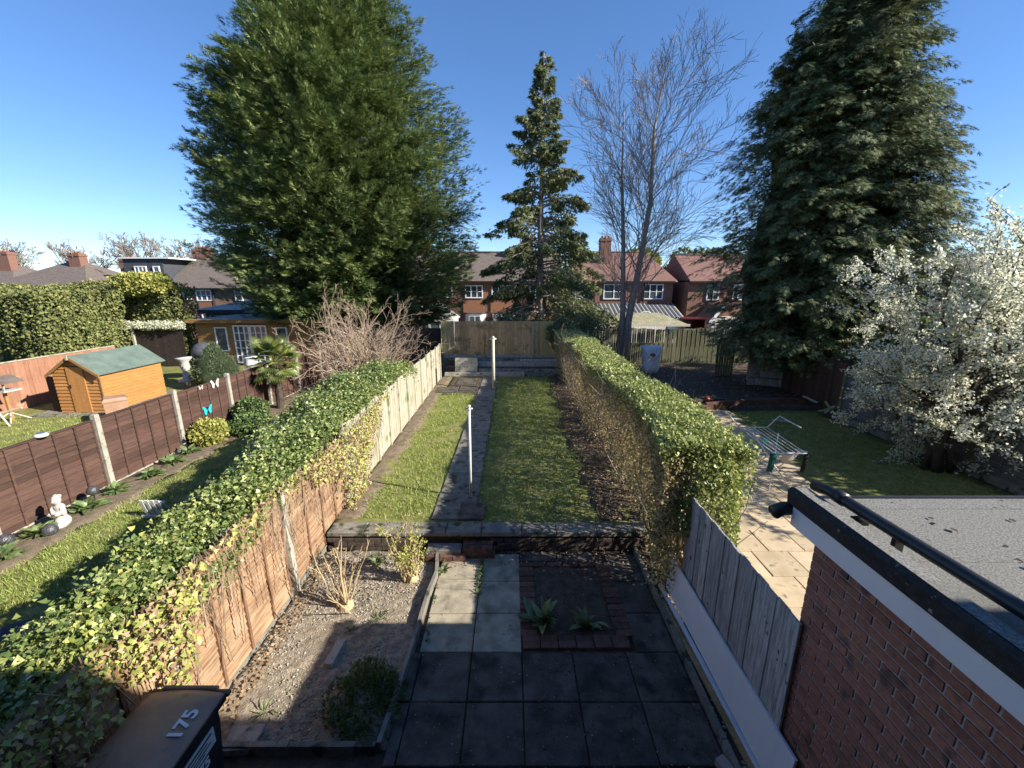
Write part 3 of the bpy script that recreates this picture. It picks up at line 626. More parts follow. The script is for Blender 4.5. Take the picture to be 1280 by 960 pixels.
# ------------------------------------------------------------ big conifers
def interp(z, prof): return float(np.interp(z, [p[0] for p in prof], [p[1] for p in prof]))
def plumes(c, prof, n_pl, per, ry, L0, spray, m, parent, name, rise=.45, droop=0., seed=0, asp=.8, jit=.18, tpl=T_SPRAY, side=None, fan=.62, wid=.25, rec=.2):
    """branches as tapered plumes of sprays standing out of a crown profile (z -> half width)"""
    z0, z1 = prof[0][0], prof[-1][0]
    zz = []; wmax = max(p[1] for p in prof)
    while len(zz) < n_pl:
        z = RNG.uniform(z0, z1)
        if RNG.random() < interp(z, prof)/wmax + .12: zz.append(z)
    zz = np.array(zz); a = RNG.uniform(0, 2*math.pi, n_pl)
    if side is not None:     # favour plumes in view: fewer round the back
        k = (np.sin(a) > .35) & (RNG.random(n_pl) < side); a = np.where(k, -a, a)
    w = np.array([interp(z, prof) for z in zz])
    dh = np.stack([np.cos(a), np.sin(a), np.zeros(n_pl)], 1)
    lump = 1 + jit*sinoise(np.stack([np.cos(a)*3, np.sin(a)*3, zz*.8], 1), 1.5, seed) - rec*RNG.random(n_pl)**1.5
    tipr = w*lump; L = L0*(.6+.7*RNG.random(n_pl))*np.clip(.35+w/wmax, .4, 1)
    up = rise + .25*(RNG.random(n_pl)-.5) + .6*(zz-z0)/(z1-z0)*max(0, rise)
    D = unit(dh + np.array([0,0,1])*up[:,None] + rdir(n_pl)*.22)
    tip = np.array(c) + dh*tipr[:,None]*np.array([1, ry, 0]) + np.array([0,0,1])*zz[:,None]
    base = tip - D*L[:,None]
    s = RNG.random((n_pl, per))**.8
    rad = (L[:,None]*wid*(1-s)**.8 + .05)*(RNG.random((n_pl, per))**.6)
    q = unit(np.cross(rdir(n_pl*per), np.repeat(D, per, 0))).reshape(n_pl, per, 3)
    q[:,:,2] *= fan
    P = base[:,None] + D[:,None]*(L[:,None]*s)[:,:,None] + q*rad[:,:,None]
    P[:,:,2] -= droop*L[:,None]*s**2 + droop*rad*1.1
    SD = D[:,None]*(1.25-.8*droop) + q*.7 + RNG.normal(size=q.shape)*.16; SD[:,:,2] -= droop*1.9*(.4+s)
    sz = spray*(.55+.75*RNG.random((n_pl, per)))*(1.05-.45*s)
    Nr = D[:,None]*.5 + q*.3 + RNG.normal(size=q.shape)*.3 + np.array([0,-.15,.7])
    return leaves(name, P.reshape(-1,3), SD.reshape(-1,3), Nr.reshape(-1,3), sz.reshape(-1), tpl, m, parent)
def core(c, prof, k, ry, m, parent, seed=0, name='inner_foliage'):
    b = MB(); zs = np.linspace(prof[0][0], prof[-1][0], 16); n = 22
    for z in zs:
        for i in range(n):
            a = 2*math.pi*i/n; r = max(.02, interp(z, prof)*k)*(1+.16*math.sin(3*a+z*.9+seed)+.08*math.sin(7*a-z*2))
            b.v.append((c[0]+r*math.cos(a), c[1]+r*ry*math.sin(a), c[2]+z))
    for j in range(len(zs)-1):
        for i in range(n): b.f.append((j*n+i, j*n+(i+1)%n, (j+1)*n+(i+1)%n, (j+1)*n+i))
    b.f.append(tuple(range(n))[::-1]); b.f.append(tuple((len(zs)-1)*n+i for i in range(n)))
    return part(name, b, m, parent, True)
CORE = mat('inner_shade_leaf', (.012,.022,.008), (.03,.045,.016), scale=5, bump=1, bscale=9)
pL = [(2.1,4.8),(3.2,7.0),(5.4,7.8),(8.5,7.9),(11.4,7.4),(15.2,6.1),(18.4,4.4),(21,2.4),(22.8,.2)]
t = thing('conifer_tree', 'huge dense green conifer towering behind the timber summerhouse', 'tree', (-10.2, 25.5, 0))
part('trunk', MB().tube([(-9.8,25.5,-.1),(-10.1,25.5,6),(-10.2,25.4,18)], [.5,.4,.1], 10).tube([(-7.4,24.6,-.1),(-7.6,24.6,5)], [.2,.1], 7).tube([(-6.6,24.2,-.1),(-7.0,24.6,5)], [.16,.1], 7), M['barkd'], t, True)
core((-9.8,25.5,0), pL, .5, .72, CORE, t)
plumes((-9.8,25.5,0), [(z,w*1.0) for z,w in pL], 1300, 96, .74, 2.8, .46, M['con'], t, 'foliage', rise=.38, side=.75, seed=1, jit=.16, rec=.34, wid=.29, droop=.14)
plumes((-9.8,25.5,0), [(z, w*1.05) for z, w in pL], 520, 46, .74, 3.3, .40, M['con'], t, 'outer_sprays', rise=.32, side=.5, seed=2, jit=.08, wid=.15, rec=.08)
pR = [(1.5,2.8),(2.7,4.2),(5.4,4.45),(8,4.2),(10.2,3.75),(12,3.1),(13.9,2.2),(16,1.2),(17.8,.1)]
t = thing('conifer_tree', 'tall dark drooping conifer behind the white blossom tree', 'tree', (12.6, 17, 0))
part('trunk', MB().tube([(12.2,17,-.1),(12.2,17,6),(12.2,17,15)], [.4,.3,.08], 10), M['barkd'], t, True)
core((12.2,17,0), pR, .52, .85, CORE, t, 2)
plumes((12.2,17,0), pR, 1700, 54, .9, 1.7, .33, M['cond'], t, 'foliage', rise=.15, droop=.38, side=.7, seed=3, jit=.14, rec=.34)
plumes((12.2,17,0), pR, 160, 46, .9, 2.0, .32, M['cond'], t, 'outer_sprays', rise=.3, droop=.4, side=.5, seed=4, jit=.04, rec=.06)
pr2 = [(9.3,1.6),(11,.9),(12.2,.55),(13.5,.08)]
plumes((10.1,17,0), pr2, 130, 40, .9, .8, .26, M['cond'], t, 'side_leader', rise=.5, droop=.3, seed=5)
# spruce in the middle
t = thing('spruce_tree', 'slender see-through spruce with drooping boughs in the middle', 'tree', (1.65, 24.5, 0))
part('trunk', MB().tube([(1.65,24.5,-.1),(1.62,24.5,6),(1.65,24.5,15.9)], [.24,.17,.02], 8), M['barkg'], t, True)
limb = MB(); SP = []; SD = []; SZ = []
for i in range(235):
    z = 2.2 + 13.5*(i/235)**1.0 + random.uniform(-.35,.35); f = min(.985, max(0,(z-2.4)/13.4))
    Lb = (3.9*(1-f)**.95+.25)*random.choice((random.uniform(.35,.75),random.uniform(.7,1.15))); a = random.uniform(0, 6.283)
    if random.random() < .35: a = random.choice((0, math.pi)) + random.uniform(-.4,.4)
    el = .22+.5*f+random.uniform(-.12,.12); pts = []; Lb *= 1.35 if (z < 6.5 and math.cos(a) > .3) else 1
    for k in range(6):
        s = k/5; pts.append((1.65+math.cos(a)*Lb*s, 24.5+math.sin(a)*Lb*s*.9, z + Lb*(el*s - .75*s*s*(1-f*.5)) + .12*Lb*s**3))
    limb.tube(pts, [.045*(1-.9*k/5)+.008 for k in range(6)], 4, False)
    n = int(95*Lb)+14
    s = .15+.85*np.sqrt(RNG.random(n)); k = np.minimum(4, (s*5).astype(int)); fr = s*5-k; pa = np.array(pts)
    P = pa[k]*(1-fr)[:,None]+pa[k+1]*fr[:,None]; wd = .42*(Lb**.5)*(1.15-s)
    P += RNG.normal(size=(n,3))*np.array([1,1,.18])*wd[:,None]*.55; P[:,2] -= RNG.random(n)**1.3*1.7*wd
    SP.append(P); d = np.array([math.cos(a),math.sin(a),-.55]); SD.append(d+RNG.normal(size=(n,3))*.65+np.array([0,0,-.35])); SZ.append(.11+.2*RNG.random(n))
part('limbs', limb, M['barkg'], t, kind='stuff')
P = np.vstack(SP); leaves('foliage', P, np.vstack(SD), rdir(len(P))+np.array([0,-.3,.6]), np.concatenate(SZ), T_SPRAY3, M['spr'], t)

# ------------------------------------------------------------ bare trees
def perp(d, ang, az):
    d = Vector(d).normalized(); o = d.orthogonal().normalized(); o.rotate(Matrix.Rotation(az, 3, d)); return (d*math.cos(ang)+o*math.sin(ang)).normalized()
def branch(mb, p, d, L, r, lvl, P, tips, upw=.12):
    n = 5 if lvl > 1 else 4; pts = [Vector(p)]; d = Vector(d)
    for k in range(n):
        d = (d + Vector((random.gauss(0,1),random.gauss(0,1),random.gauss(0,1)))*P['wob'] + Vector((0,0,upw))).normalized(); pts.append(pts[-1]+d*L/n)
    rr = [max(P['rmin'], r*(1-.8*k/n)) for k in range(n+1)]
    mb.tube(pts, rr, P['sides'][min(lvl, len(P['sides'])-1)], False)
    if tips is not None and lvl <= P.get('tiplvl', 0): tips.append(pts)
    if lvl == 0: return
    m = P['kids'][lvl]
    for k in range(m):
        s = P['s0'] + (1-P['s0'])*(k+random.random())/m; i = min(n-1, int(s*n)); f = s*n-i; q = pts[i].lerp(pts[i+1], f)
        dd = (pts[i+1]-pts[i]).normalized()
        branch(mb, q, perp(dd, P['ang']*random.uniform(.6,1.3), random.uniform(0,6.283)), L*P['len']*random.uniform(.6,1.15)*(1.15-.6*s), rr[i]*P['rad'], lvl-1, P, tips, upw)
t = thing('bare_tree', 'tall leafless twin-trunked tree behind the far end of the hedge', 'tree', (5.6, 20.5, 0))
mb = MB(); P1 = dict(wob=.10, kids=[0,6,9], sides=[3,3,4,6], s0=.15, ang=.6, len=.55, rad=.55, rmin=.007)
tr1 = [(5.45,20.5,-.1),(5.5,20.5,3),(5.35,20.6,6),(5.1,20.6,9),(5.0,20.7,12.3)]
tr2 = [(5.75,20.5,-.1),(5.8,20.5,2.5),(6.1,20.4,5),(6.4,20.3,8),(6.35,20.4,11),(6.5,20.3,12.4)]
part('trunk', MB().tube(tr1, [.17,.14,.1,.065,.02], 9), M['barkg'], t, True)
part('trunk', MB().tube(tr2, [.21,.18,.14,.10,.06,.02], 9), M['barkg'], t, True)
for tr_, R0 in ((tr1, .1), (tr2, .13)):
    for k in range(30 if R0 < .12 else 46):
        z = 2.8 + 9.3*(k/(30 if R0 < .12 else 46))**.9; 
        j = next(i for i in range(len(tr_)-1) if tr_[i+1][2] > z); f = (z-tr_[j][2])/(tr_[j+1][2]-tr_[j][2]); q = Vector(tr_[j]).lerp(Vector(tr_[j+1]), f)
        az = random.uniform(0,6.283); el = random.uniform(.5,1.15); Lb = (6.6 if R0 > .12 else 5.2)*(1-.55*(z-2.5)/11)*random.uniform(.6,1.1)
        if az > 1.9 and az < 4.4 and R0 > .12: Lb *= .7
        branch(mb, q, (math.cos(az)*math.cos(el)*1.15, math.sin(az)*math.cos(el)*.8, math.sin(el)), Lb, .035*(1.2-.07*z), 2, P1, None, .045)
part('branches', mb, M['barkg'], t, kind='stuff')
# tan leafless shrub over the ivy
t = thing('bare_shrub', 'large leafless tan shrub rising behind the ivy', 'shrub', (-5.9, 16, 0))
mb = MB(); P2 = dict(wob=.2, kids=[0,7,7], sides=[3,3,4,5], s0=.2, ang=.7, len=.44, rad=.6, rmin=.005)
for k in range(52):
    az = random.uniform(0,6.283); el = random.uniform(.62,1.45)
    branch(mb, (-5.9+random.gauss(0,.25),16+random.gauss(0,.25),0), (math.cos(az)*math.cos(el),math.sin(az)*math.cos(el),math.sin(el)), random.uniform(2.2,4.3), .03, 2, P2, None, .03)
part('branches', mb, M['twig'], t, kind='stuff')
# far bare trees on the skyline
fp = dict(wob=.16, kids=[0,6,6,8], sides=[3,3,3,5], s0=.3, ang=.7, len=.55, rad=.6, rmin=.026)
for x, y, h, lab in ((-84,70,10.5,'far bare tree at the left edge of the skyline'),(-71,70,10,'far bare tree above the hipped roofs'),(-61,70,11.5,'tallest far bare tree above the grey dormer'),(-53,70,10.5,'far bare tree beside the big conifer on the skyline')):
    t = thing('bare_tree', lab, 'tree', (x,y,0)); mb = MB()
    for k in range(7): branch(mb, (x,y,h*.3), (random.uniform(-.6,.6),random.uniform(-.6,.6),1), h*.66, .2, 3, fp, None, .08)
    part('trunk', MB().tube([(x,y,-.6),(x,y,h*.4)],[.35,.2],6), M['barkg'], t); part('branches', mb, M['bark'], t, kind='stuff')
for x, y, z, rx, rz, m_, lab in ((27,62,5.5,5,4,'spr','greenish tree far off between the right hand roofs'),(14.5,48,6.2,1.7,1.7,'laur','yellow green treetop showing over the red roof')):
    t = thing('far_tree', lab, 'tree', (x,y,0)); part('trunk', MB().tube([(x,y,-.6),(x,y,z)],[.3,.15],6), M['barkg'], t)
    blob_leaves('foliage', (x,y,z), (rx,rx,rz), 2600, .55, T_QUAD, M[m_], t, seed=4)

# blossom tree
t = thing('blossom_tree', 'white flowering tree leaning over the right hand fence', 'tree', (10.0, 8.9, 0))
mb = MB(); tips = []
P3 = dict(wob=.22, kids=[0,7,8,5], sides=[3,3,4,6], s0=.2, ang=.8, len=.55, rad=.6, rmin=.005, tiplvl=1)
tk = MB().tube([(10.05,8.9,-.05),(9.95,8.9,.6),(10.05,8.95,1.3),(10.1,9,2.9)], [.14,.11,.10,.05], 9)
for dx, dy in ((-.2,.1),(.22,-.1),(.05,.2)): tk.tube([(10.05+dx,8.9+dy,-.03),(9.98+dx*.6,8.9+dy*.5,.7),(10+dx*2,8.95+dy,2)], [.07,.06,.04], 6)
part('trunk', tk, M['barkd'], t, True)
for k in range(30):
    az = 2*math.pi*k/30+random.uniform(-.2,.2); el = random.uniform(-.1,1.4); z = random.uniform(1.4,2.9)
    if math.sin(az) < -.5 and el < .4: el += .4
    branch(mb, (10.05,8.95,z), (math.cos(az)*math.cos(el),math.sin(az)*math.cos(el),math.sin(el)), (random.uniform(1.5,2.2) if math.sin(el) < .55 else random.uniform(2.5,3.7))*(.85 if math.cos(az) < -.3 else 1.1), .05, 2, P3, tips, .03)
for k in range(8):
    az = random.uniform(2.2,5.6) if k % 2 else random.uniform(0,6.28); el = random.uniform(-.55,.05)
    branch(mb, (10.0,8.95,random.uniform(1.5,2.1)), (math.cos(az)*math.cos(el),math.sin(az)*math.cos(el),math.sin(el)), random.uniform(1.5,2.3), .04, 2, P3, tips, -.02)
part('branches', mb, M['barkd'], t, kind='stuff')
pa = []; 
for pts in tips:
    for a_, b_ in zip(pts, pts[1:]):
        n = max(2, int((b_-a_).length*62))
        for _ in range(n): q = a_.lerp(b_, random.random()); pa.append((q.x,q.y,q.z))
pa = np.array(pa); 
K = min(len(pa), 125000); pa = pa[RNG.permutation(len(pa))[:K]]
pa += RNG.normal(size=pa.shape)*.03; D = rdir(len(pa))
leaves('blossom', pa, D, rdir(len(pa))+np.array([0,-.2,.4]), .038+.032*RNG.random(len(pa)), T_QUAD, M['blos'], t)
k = RNG.random(len(pa)) < .18; leaves('young_leaves', pa[k]+.02, rdir(k.sum()), rdir(k.sum()), .05, T_QUAD, M['blosl'], t)

# ------------------------------------------------------------ hedge (right)
t = thing('privet_hedge', 'long clipped privet hedge, yellow green on top and twiggy brown at its side', 'hedge', (2.6, 11, 0))
def hz(y): return 2.36 + .05*np.sin(y*1.1) + .03*np.sin(y*2.7) - .10*np.clip((y-12)/6, 0, 1)
Y0, Y1 = 4.75, 18.3
def hx0(y): return 2.03 + .07*np.sin(y*.9+1) + .05*np.sin(y*2.3)
def hx1(y): return 3.02 + .07*np.sin(y*1.3) + .04*np.sin(y*3.1) + np.clip(y-12,0,7)*.03
def gnd(y): return np.where(y > 6.2, .3, .02)
n = 68000; y = Y0 + (Y1-Y0)*RNG.random(n)**1.25; u = RNG.random(n); z = hz(y) - .16*RNG.random(n)**2 + .05*RNG.normal(size=n)*.6
x = hx0(y) + (hx1(y)-hx0(y))*u; edge = np.minimum(u, 1-u); z -= .14*np.exp(-edge*14)
P = np.stack([x,y,z],1); lump = .05*sinoise(P, 3.0, 2); P[:,2] += lump
leaves('top_foliage', P, rdir(n)*.9+np.array([0,0,.55]), rdir(n)*.8+np.array([0,0,.9]), .018+.042*RNG.random(n)**1.5, T_QUAD, M['hedge'], t)
# right side and near end, green
n = 17000; y = Y0 + (Y1-Y0)*RNG.random(n)**1.3; z = gnd(y)+.1 + (hz(y)-gnd(y)-.1)*RNG.random(n)
P = np.stack([hx1(y)+.07*sinoise(np.stack([y*0,y,z],1),3,4)-.12*RNG.random(n)**2, y, z],1)
leaves('side_foliage', P, rdir(n)+np.array([.5,0,.3]), rdir(n)*.8+np.array([.9,0,.3]), .020+.042*RNG.random(n)**1.5, T_QUAD, M['hedge'], t)
n = 17000; u = RNG.random(n); z = .3 + 2.05*RNG.random(n); bul = .16*np.sin(np.pi*np.clip((z-.2)/2.1,0,1))
P = np.stack([2.05+(3.06-2.05)*u, Y0 - bul + .08*RNG.random(n) + .35*(np.abs(u-.5)*2)**3, z],1)
kk = (P[:,2] > 1.1) | (P[:,0] > 2.45); P = P[kk]; n = len(P)
leaves('end_foliage', P, rdir(n)+np.array([0,-.5,.3]), rdir(n)*.8+np.array([0,-.9,.3]), .020+.042*RNG.random(n)**1.5, T_QUAD, M['hedge'], t)
# left side: sparse brownish leaves and twigs, thin toward the foot
n = 90000; y = Y0 + (Y1-Y0)*RNG.random(n)**1.25; v = RNG.random(n)**.72; z = gnd(y) + (hz(y)-gnd(y)-.02)*v
P = np.stack([hx0(y)+.07*sinoise(np.stack([y*0,y,z],1),3.3,6)+.28*RNG.random(n)**1.6 + .35*(1-v)**2*RNG.random(n), y, z],1)
low = (1-v)
kk = RNG.random(n) > low*.62; P = P[kk]; v = v[kk]
g_ = RNG.random(len(P)) < np.clip((v-.86)*8, .03, .9)
for nm, q, m_ in (('inner_foliage', P[~g_], M['hedged']), ('edge_foliage', P[g_], M['hedge'])):
    leaves(nm, q, rdir(len(q))+np.array([-.3,0,.2]), rdir(len(q))*.9+np.array([-.6,0,.3]), .026+.026*RNG.random(len(q)), T_QUAD, m_, t)
q = P[(P[:,1] < 8.5) & (P[:,2] < 1.2) & (RNG.random(len(P)) < .16)]
leaves('low_foliage', q+np.array([-.04,0,0]), rdir(len(q)), rdir(len(q)), .045, T_QUAD, M['hedge'], t)
mb = MB(); P4 = dict(wob=.16, kids=[0,4], sides=[3,3,5], s0=.3, ang=.45, len=.6, rad=.6, rmin=.004)
for k in range(190):
    y = Y0 + .1 + (Y1-Y0)*random.random()**1.2; x = 2.25+.65*random.random()
    branch(mb, (x,y,-.05 if y < 6.2 else .25), (random.uniform(-.28,.2),random.uniform(-.2,.2),1), random.uniform(1.6,2.2), random.uniform(.012,.032), 1, P4, None, .1)
part('stems', mb, M['barkg'], t, kind='stuff')
# ------------------------------------------------------------ ivy over the boundary fence
t = thing('ivy', 'thick mass of variegated ivy smothering the orange fence', 'climber', (-3.7, 6, 0))
def prof_ivy(y, u):
    """u 0..1 runs from the fence face over the top and down the far side"""
    wid = np.interp(y, [1,3,5,7,9,11,13], [1.4,1.35,1.55,2.3,2.9,2.7,1.5]); top = np.interp(y, [1,2.5,5,8,11,13], [1.62,1.66,1.7,1.9,2.05,1.85])
    xs_ = np.array([-.02,-.05,-.12,-.35,-.62,-.84,-1.0]); zs_ = np.array([.92,.97,1.0,1.02,.88,.55,.08]); us = np.array([0,.1,.2,.42,.68,.86,1.])
    x = np.interp(u, us, xs_)*wid; z = np.interp(u, us, zs_)*top
    return -3.08 + x, z
n = 120000; y = 1.0 + 11.9*RNG.random(n)**1.15; u = RNG.random(n); x, z = prof_ivy(y, u)
P = np.stack([x,y,z],1); off = .20*sinoise(P, 2.0, 9)+.14*sinoise(P, 4.5, 10); P[:,2] += off*.8; P[:,0] -= off*.35*u; P += RNG.normal(size=P.shape)*.045
P[:,2] -= .25*RNG.random(n)**3; P = P[P[:,2] > .03]
yel = (sinoise(P, 1.5, 21) + .5*RNG.normal(size=len(P))) > np.interp(P[:,1], [2,4.5,6,8], [.25,.6,1.2,1.3])
fy = P[:,1] > 5.5
for nm, q, m_, s, tp in (('ivy_leaves', P[~yel & ~fy], M['ivy'], .047, T_IVY), ('far_ivy_leaves', P[~yel & fy], M['ivy'], .052, T_QUAD), ('yellow_ivy_leaves', P[yel], M['ivyy'], .045, T_IVY)):
    nn = len(q); outn = np.array([-.15,0,1.0])
    leaves(nm, q, rdir(nn)+np.array([0,0,-.2]), rdir(nn)*1.0+outn, s*(.35+1.15*RNG.random(nn)**1.5), tp, m_, t)
# hanging down the garden side in patches
n = 17000; y = 1.1 + 8.6*RNG.random(n); z = .1+1.65*RNG.random(n)
m1 = np.clip(1-np.abs(y-7.2)/1.9, 0, 1)*1.9; m1 = np.maximum(m1, np.clip(1-np.abs(y-2.9)/.6, 0, 1)*1.2); m1 = np.maximum(m1, np.where(y < 2.4, .9, 0)); m1 = np.maximum(m1, .10)
kk = (1.75-z) < m1*(.75+.5*sinoise(np.stack([y*0,y,z],1), 3.5, 30)) ; y, z = y[kk], z[kk]; n = len(y)
P = np.stack([-3.05+.12*RNG.random(n)+.12*np.clip(m1[kk]-.5,0,1)*RNG.random(n), y, z],1); dr = RNG.random(n) < np.where(y > 5.5, .42, .35)
for nm, q, m_ in (('hanging_ivy_leaves', P[~dr], M['ivyy']), ('dry_ivy_leaves', P[dr], M['dry'])):
    leaves(nm, q, rdir(len(q))+np.array([.3,0,-.6]), rdir(len(q))*.8+np.array([1,0,.3]), .045*(.6+.7*RNG.random(len(q))), T_IVY, m_, t)
sp_ = []
for k in range(260):
    y = 1.2+11*random.random(); u = random.uniform(.05,.9); x, z = prof_ivy(y, u); q = Vector((float(x), y, float(z))); d = Vector((random.gauss(0,.5), random.gauss(0,.5), 1)).normalized(); L_ = random.uniform(.12,.42)
    for j in range(12): qq = q + d*L_*(j/11) + Vector((random.gauss(0,.02),random.gauss(0,.02),0)); sp_.append((qq.x,qq.y,qq.z))
sp_ = np.array(sp_); leaves('ivy_sprigs', sp_, rdir(len(sp_)), rdir(len(sp_)), .02+.035*RNG.random(len(sp_)), T_IVY, M['ivy'], t)
mb = MB()
for k in range(130):
    y = 1.2+8.5*random.random(); z = 1.75; pts = []
    for j in range(6): pts.append((-3.06+.02*random.random(), y+random.gauss(0,.05), z-j*random.uniform(.1,.3))); y += random.uniform(-.06,.06)
    mb.tube(pts, .005, 3, False)
part('ivy_stems', mb, M['twig'], t, kind='stuff')
cb = MB(); ys_ = np.linspace(1.0, 12.8, 70)
for y in ys_:
    for u in np.linspace(.1, 1, 9):
        x, z = prof_ivy(y, u); cb.v.append((float(x)+.16*u-.02, float(y), max(-.05, float(z)-.2+random.uniform(-.05,.05))))
    cb.v.append((-3.2, float(y), -.05))
w_ = 10; cb.f = [(k*w_+a, (k+1)*w_+a, (k+1)*w_+(a+1)%w_, k*w_+(a+1)%w_) for k in range(69) for a in range(w_)] + [tuple(range(w_)), tuple(69*w_+a for a in range(w_))[::-1]]
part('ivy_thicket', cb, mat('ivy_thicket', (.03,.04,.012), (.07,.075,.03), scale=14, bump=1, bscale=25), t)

# ------------------------------------------------------------ plants
def stems_bush(name, label, x, y, n, h, spread, seed, leafy=0):
    random.seed(seed); t = thing(name, label, 'shrub', (x,y,0)); mb = MB(); tips = []
    Pb = dict(wob=.10, kids=[0,2], sides=[4,5], s0=.45, ang=.4, len=.4, rad=.7, rmin=.004, tiplvl=1)
    for k in range(n):
        az = random.uniform(0,6.283); tl = random.uniform(.1,1)*spread
        branch(mb, (x+random.gauss(0,.05),y+random.gauss(0,.05),-.02), (math.cos(az)*tl,math.sin(az)*tl,1), h*random.uniform(.5,1.1), random.uniform(.011,.019), 1, Pb, tips, .04)
    mb.lathe([(.10,0),(.09,.08),(.04,.13)], (x,y,-.03), 9)
    part('stems', mb, M['cutstem'], t)
    if leafy:
        pa = np.array([tuple(a.lerp(b, random.random())) for pts in tips for a, b in zip(pts[1:], pts[2:]) for _ in range(leafy)]); pa += RNG.normal(size=pa.shape)*.03
        leaves('leaves', pa, rdir(len(pa)), rdir(len(pa)), .035, T_QUAD, M['laur'] , t)
    return t
stems_bush('cut_shrub', 'pruned leafless shrub of pale stems in the left bed, nearer the bin', -2.27, 4.72, 17, .95, .55, 3)
stems_bush('cut_shrub', 'pruned pale-stemmed shrub with a few leaves next to the bed edging', -1.5, 5.25, 20, 1.02, .42, 8, 5)
def clump(name, label, x, y, z, n, L, wd, m=None, up=.8, cat='plant'):
    t = thing(name, label, cat, (x,y,z)); b = MB(); prev = None
    for q, (u, w) in enumerate(((0,.10),(.25,.36),(.5,.5),(.75,.4),(1,.03))):
        zc = .30*u - .55*u*u; xx = u*.93
        b.v += [(xx,-w*wd,zc+.10*w),(xx,0,zc),(xx,w*wd,zc+.10*w)]
    b.f = [(k*3+a, k*3+3+a, k*3+4+a, k*3+1+a) for k in range(4) for a in (0,1)]; me = b.me('leaf', m or M['plant'], True)
    for k in range(n):
        az = 2.4*k+random.uniform(-.5,.5); e = up*random.uniform(.35,1.45); s = L*random.uniform(.45,1.15); rr = .09*L/.3*random.random()
        ob('leaf', me, t, (x+rr*math.cos(az+1), y+rr*math.sin(az+1), z), (random.uniform(-.6,.6), -e, az), (s,s*random.uniform(.7,1.2),s))
    return t
clump('leafy_plant', 'taller tulip-like green plant in the brick edged bed', .42, 4.42, -.02, 26, .36, .30, up=1.15)
clump('leafy_plant', 'shorter broad-leaved green plant at the front of the brick edged bed', .98, 4.38, -.02, 20, .28, .34, up=1.0)
clump('weed_plant', 'small tuft of grassy leaves near the centre of the soil bed', -1.75, 4.5, .0, 16, .17, .12)
clump('weed_plant', 'tiny green weed at the edge of the shadow on the soil', -2.05, 4.3, .0, 9, .12, .3)
clump('weed_plant', 'grassy weed tuft in the bed corner behind the bin', -2.55, 3.28, .0, 14, .16, .1)
clump('weed_plant', 'green weed growing in the slab joint beside the bed edging', -1.05, 5.42, .0, 14, .14, .3)
clump('weed_plant', 'line of small weeds in the sunlit slab joint', -.47, 4.95, .0, 10, .09, .35)
clump('weed_plant', 'green weed sprouting below the bed side of the mortar step', -1.6, 5.75, .0, 18, .22, .25)
clump('weed_plant', 'leafy weed in the left bed against the retaining wall', -2.1, 5.6, .0, 16, .2, .3)
t = thing('leafy_plant', 'bushy ferny green plant in shade at the front of the soil bed', 'plant', (-1.55,3.35,0))
blob_leaves('foliage', (-1.55,3.4,.05), (.40,.42,.16), 2200, .06, T_SPRAY3, M['conp'], t, hollow=.3, up=.6)
n = 900; P = np.stack([np.where(RNG.random(n) < .5, -.48, -1.06)+.02*RNG.normal(size=n), 4.05+1.75*RNG.random(n)**.7, .005+.03*RNG.random(n)],1); P = P[sinoise(P, 7, 4) > .1]
tag(leaves('moss', P, rdir(len(P))+np.array([0,0,.5]), rdir(len(P)), .03, T_QUAD, M['conp'], None, 'stuff'), 'moss and tiny weeds in the joints of the sunlit slabs', 'moss')
# border plants along the brown fence
bl = ('nearest the left edge','left of the white statue','right of the white statue','left of the first lamp gap','below the first concrete post','below the second fence panel','below the second concrete post')
for (x, y, n, L), w in zip(((-8.05,5.6,22,.26),(-8.15,6.2,20,.28),(-8.1,7.0,26,.28),(-8.2,7.7,24,.26),(-8.1,8.4,24,.28),(-8.15,9.1,24,.28),(-8.25,9.7,20,.26)), bl):
    clump('border_plant', 'leafy green border clump at the brown fence, ' + w, x, y, .1, int(n*2.2), L*1.0, .42, up=.85)
for x, y, r, h, lab, m_ in ((-8.15,10.35,.42,.42,'rounded yellow green shrub in front of the brown fence','laur'),(-8.0,12.0,.45,.5,'dark green shrub below the palm by the brown fence','plant'),(-7.6,11.2,.5,.35,'low green shrub between the yellow shrub and the ivy','plant')):
    t = thing('round_shrub', lab, 'shrub', (x,y,0)); part('stem', MB().tube([(x,y,-.02),(x,y,h)],[.03,.02],5), M['bark'], t)
    blob_leaves('foliage', (x,y,h), (r,r,h*.8), 2200, .07, T_QUAD, M['conp' if m_=='plant' else m_], t, hollow=.4, seed=3)
# palm
t = thing('fan_palm', 'green fan palm standing beside the brown fence', 'palm', (-8.05, 13.6, 0))
part('trunk', MB().tube([(-8.05,13.6,-.05),(-8.03,13.6,.8),(-8.05,13.6,1.65)], [.13,.12,.09], 10), M['barkd'], t)
fan = MB(); nb = 19
for k in range(nb):
    a = (k-(nb-1)/2)*.15; d = Vector((math.cos(a), math.sin(a), 0)); p = Vector((-d.y, d.x, 0)); b0 = Vector((.45,0,0)); Lk = .52*(1-.25*abs(a)/1.5)
    fan.add([b0+d*.05-p*.006, b0+d*Lk*.6-p*.018+Vector((0,0,-.01)), b0+d*Lk+Vector((0,0,-.09)), b0+d*Lk*.6+p*.018+Vector((0,0,-.01)), b0+d*.05+p*.006, b0+d*Lk*.6+Vector((0,0,.008))], [(0,1,5),(1,2,5),(2,3,5),(3,4,5),(4,0,5)])
fan.tube([(0,0,0),(.25,0,.02),(.48,0,0)], .009, 4)
fme = fan.me('frond', M['palm'])
for k in range(34):
    az = k*2.4; e = 1.25-2.0*(k/34); s = random.uniform(.85,1.15)
    ob('frond', fme, t, (-8.05,13.6,1.68+.1*math.sin(e)), (random.uniform(-.35,.35), -e, az), (s,s,s))
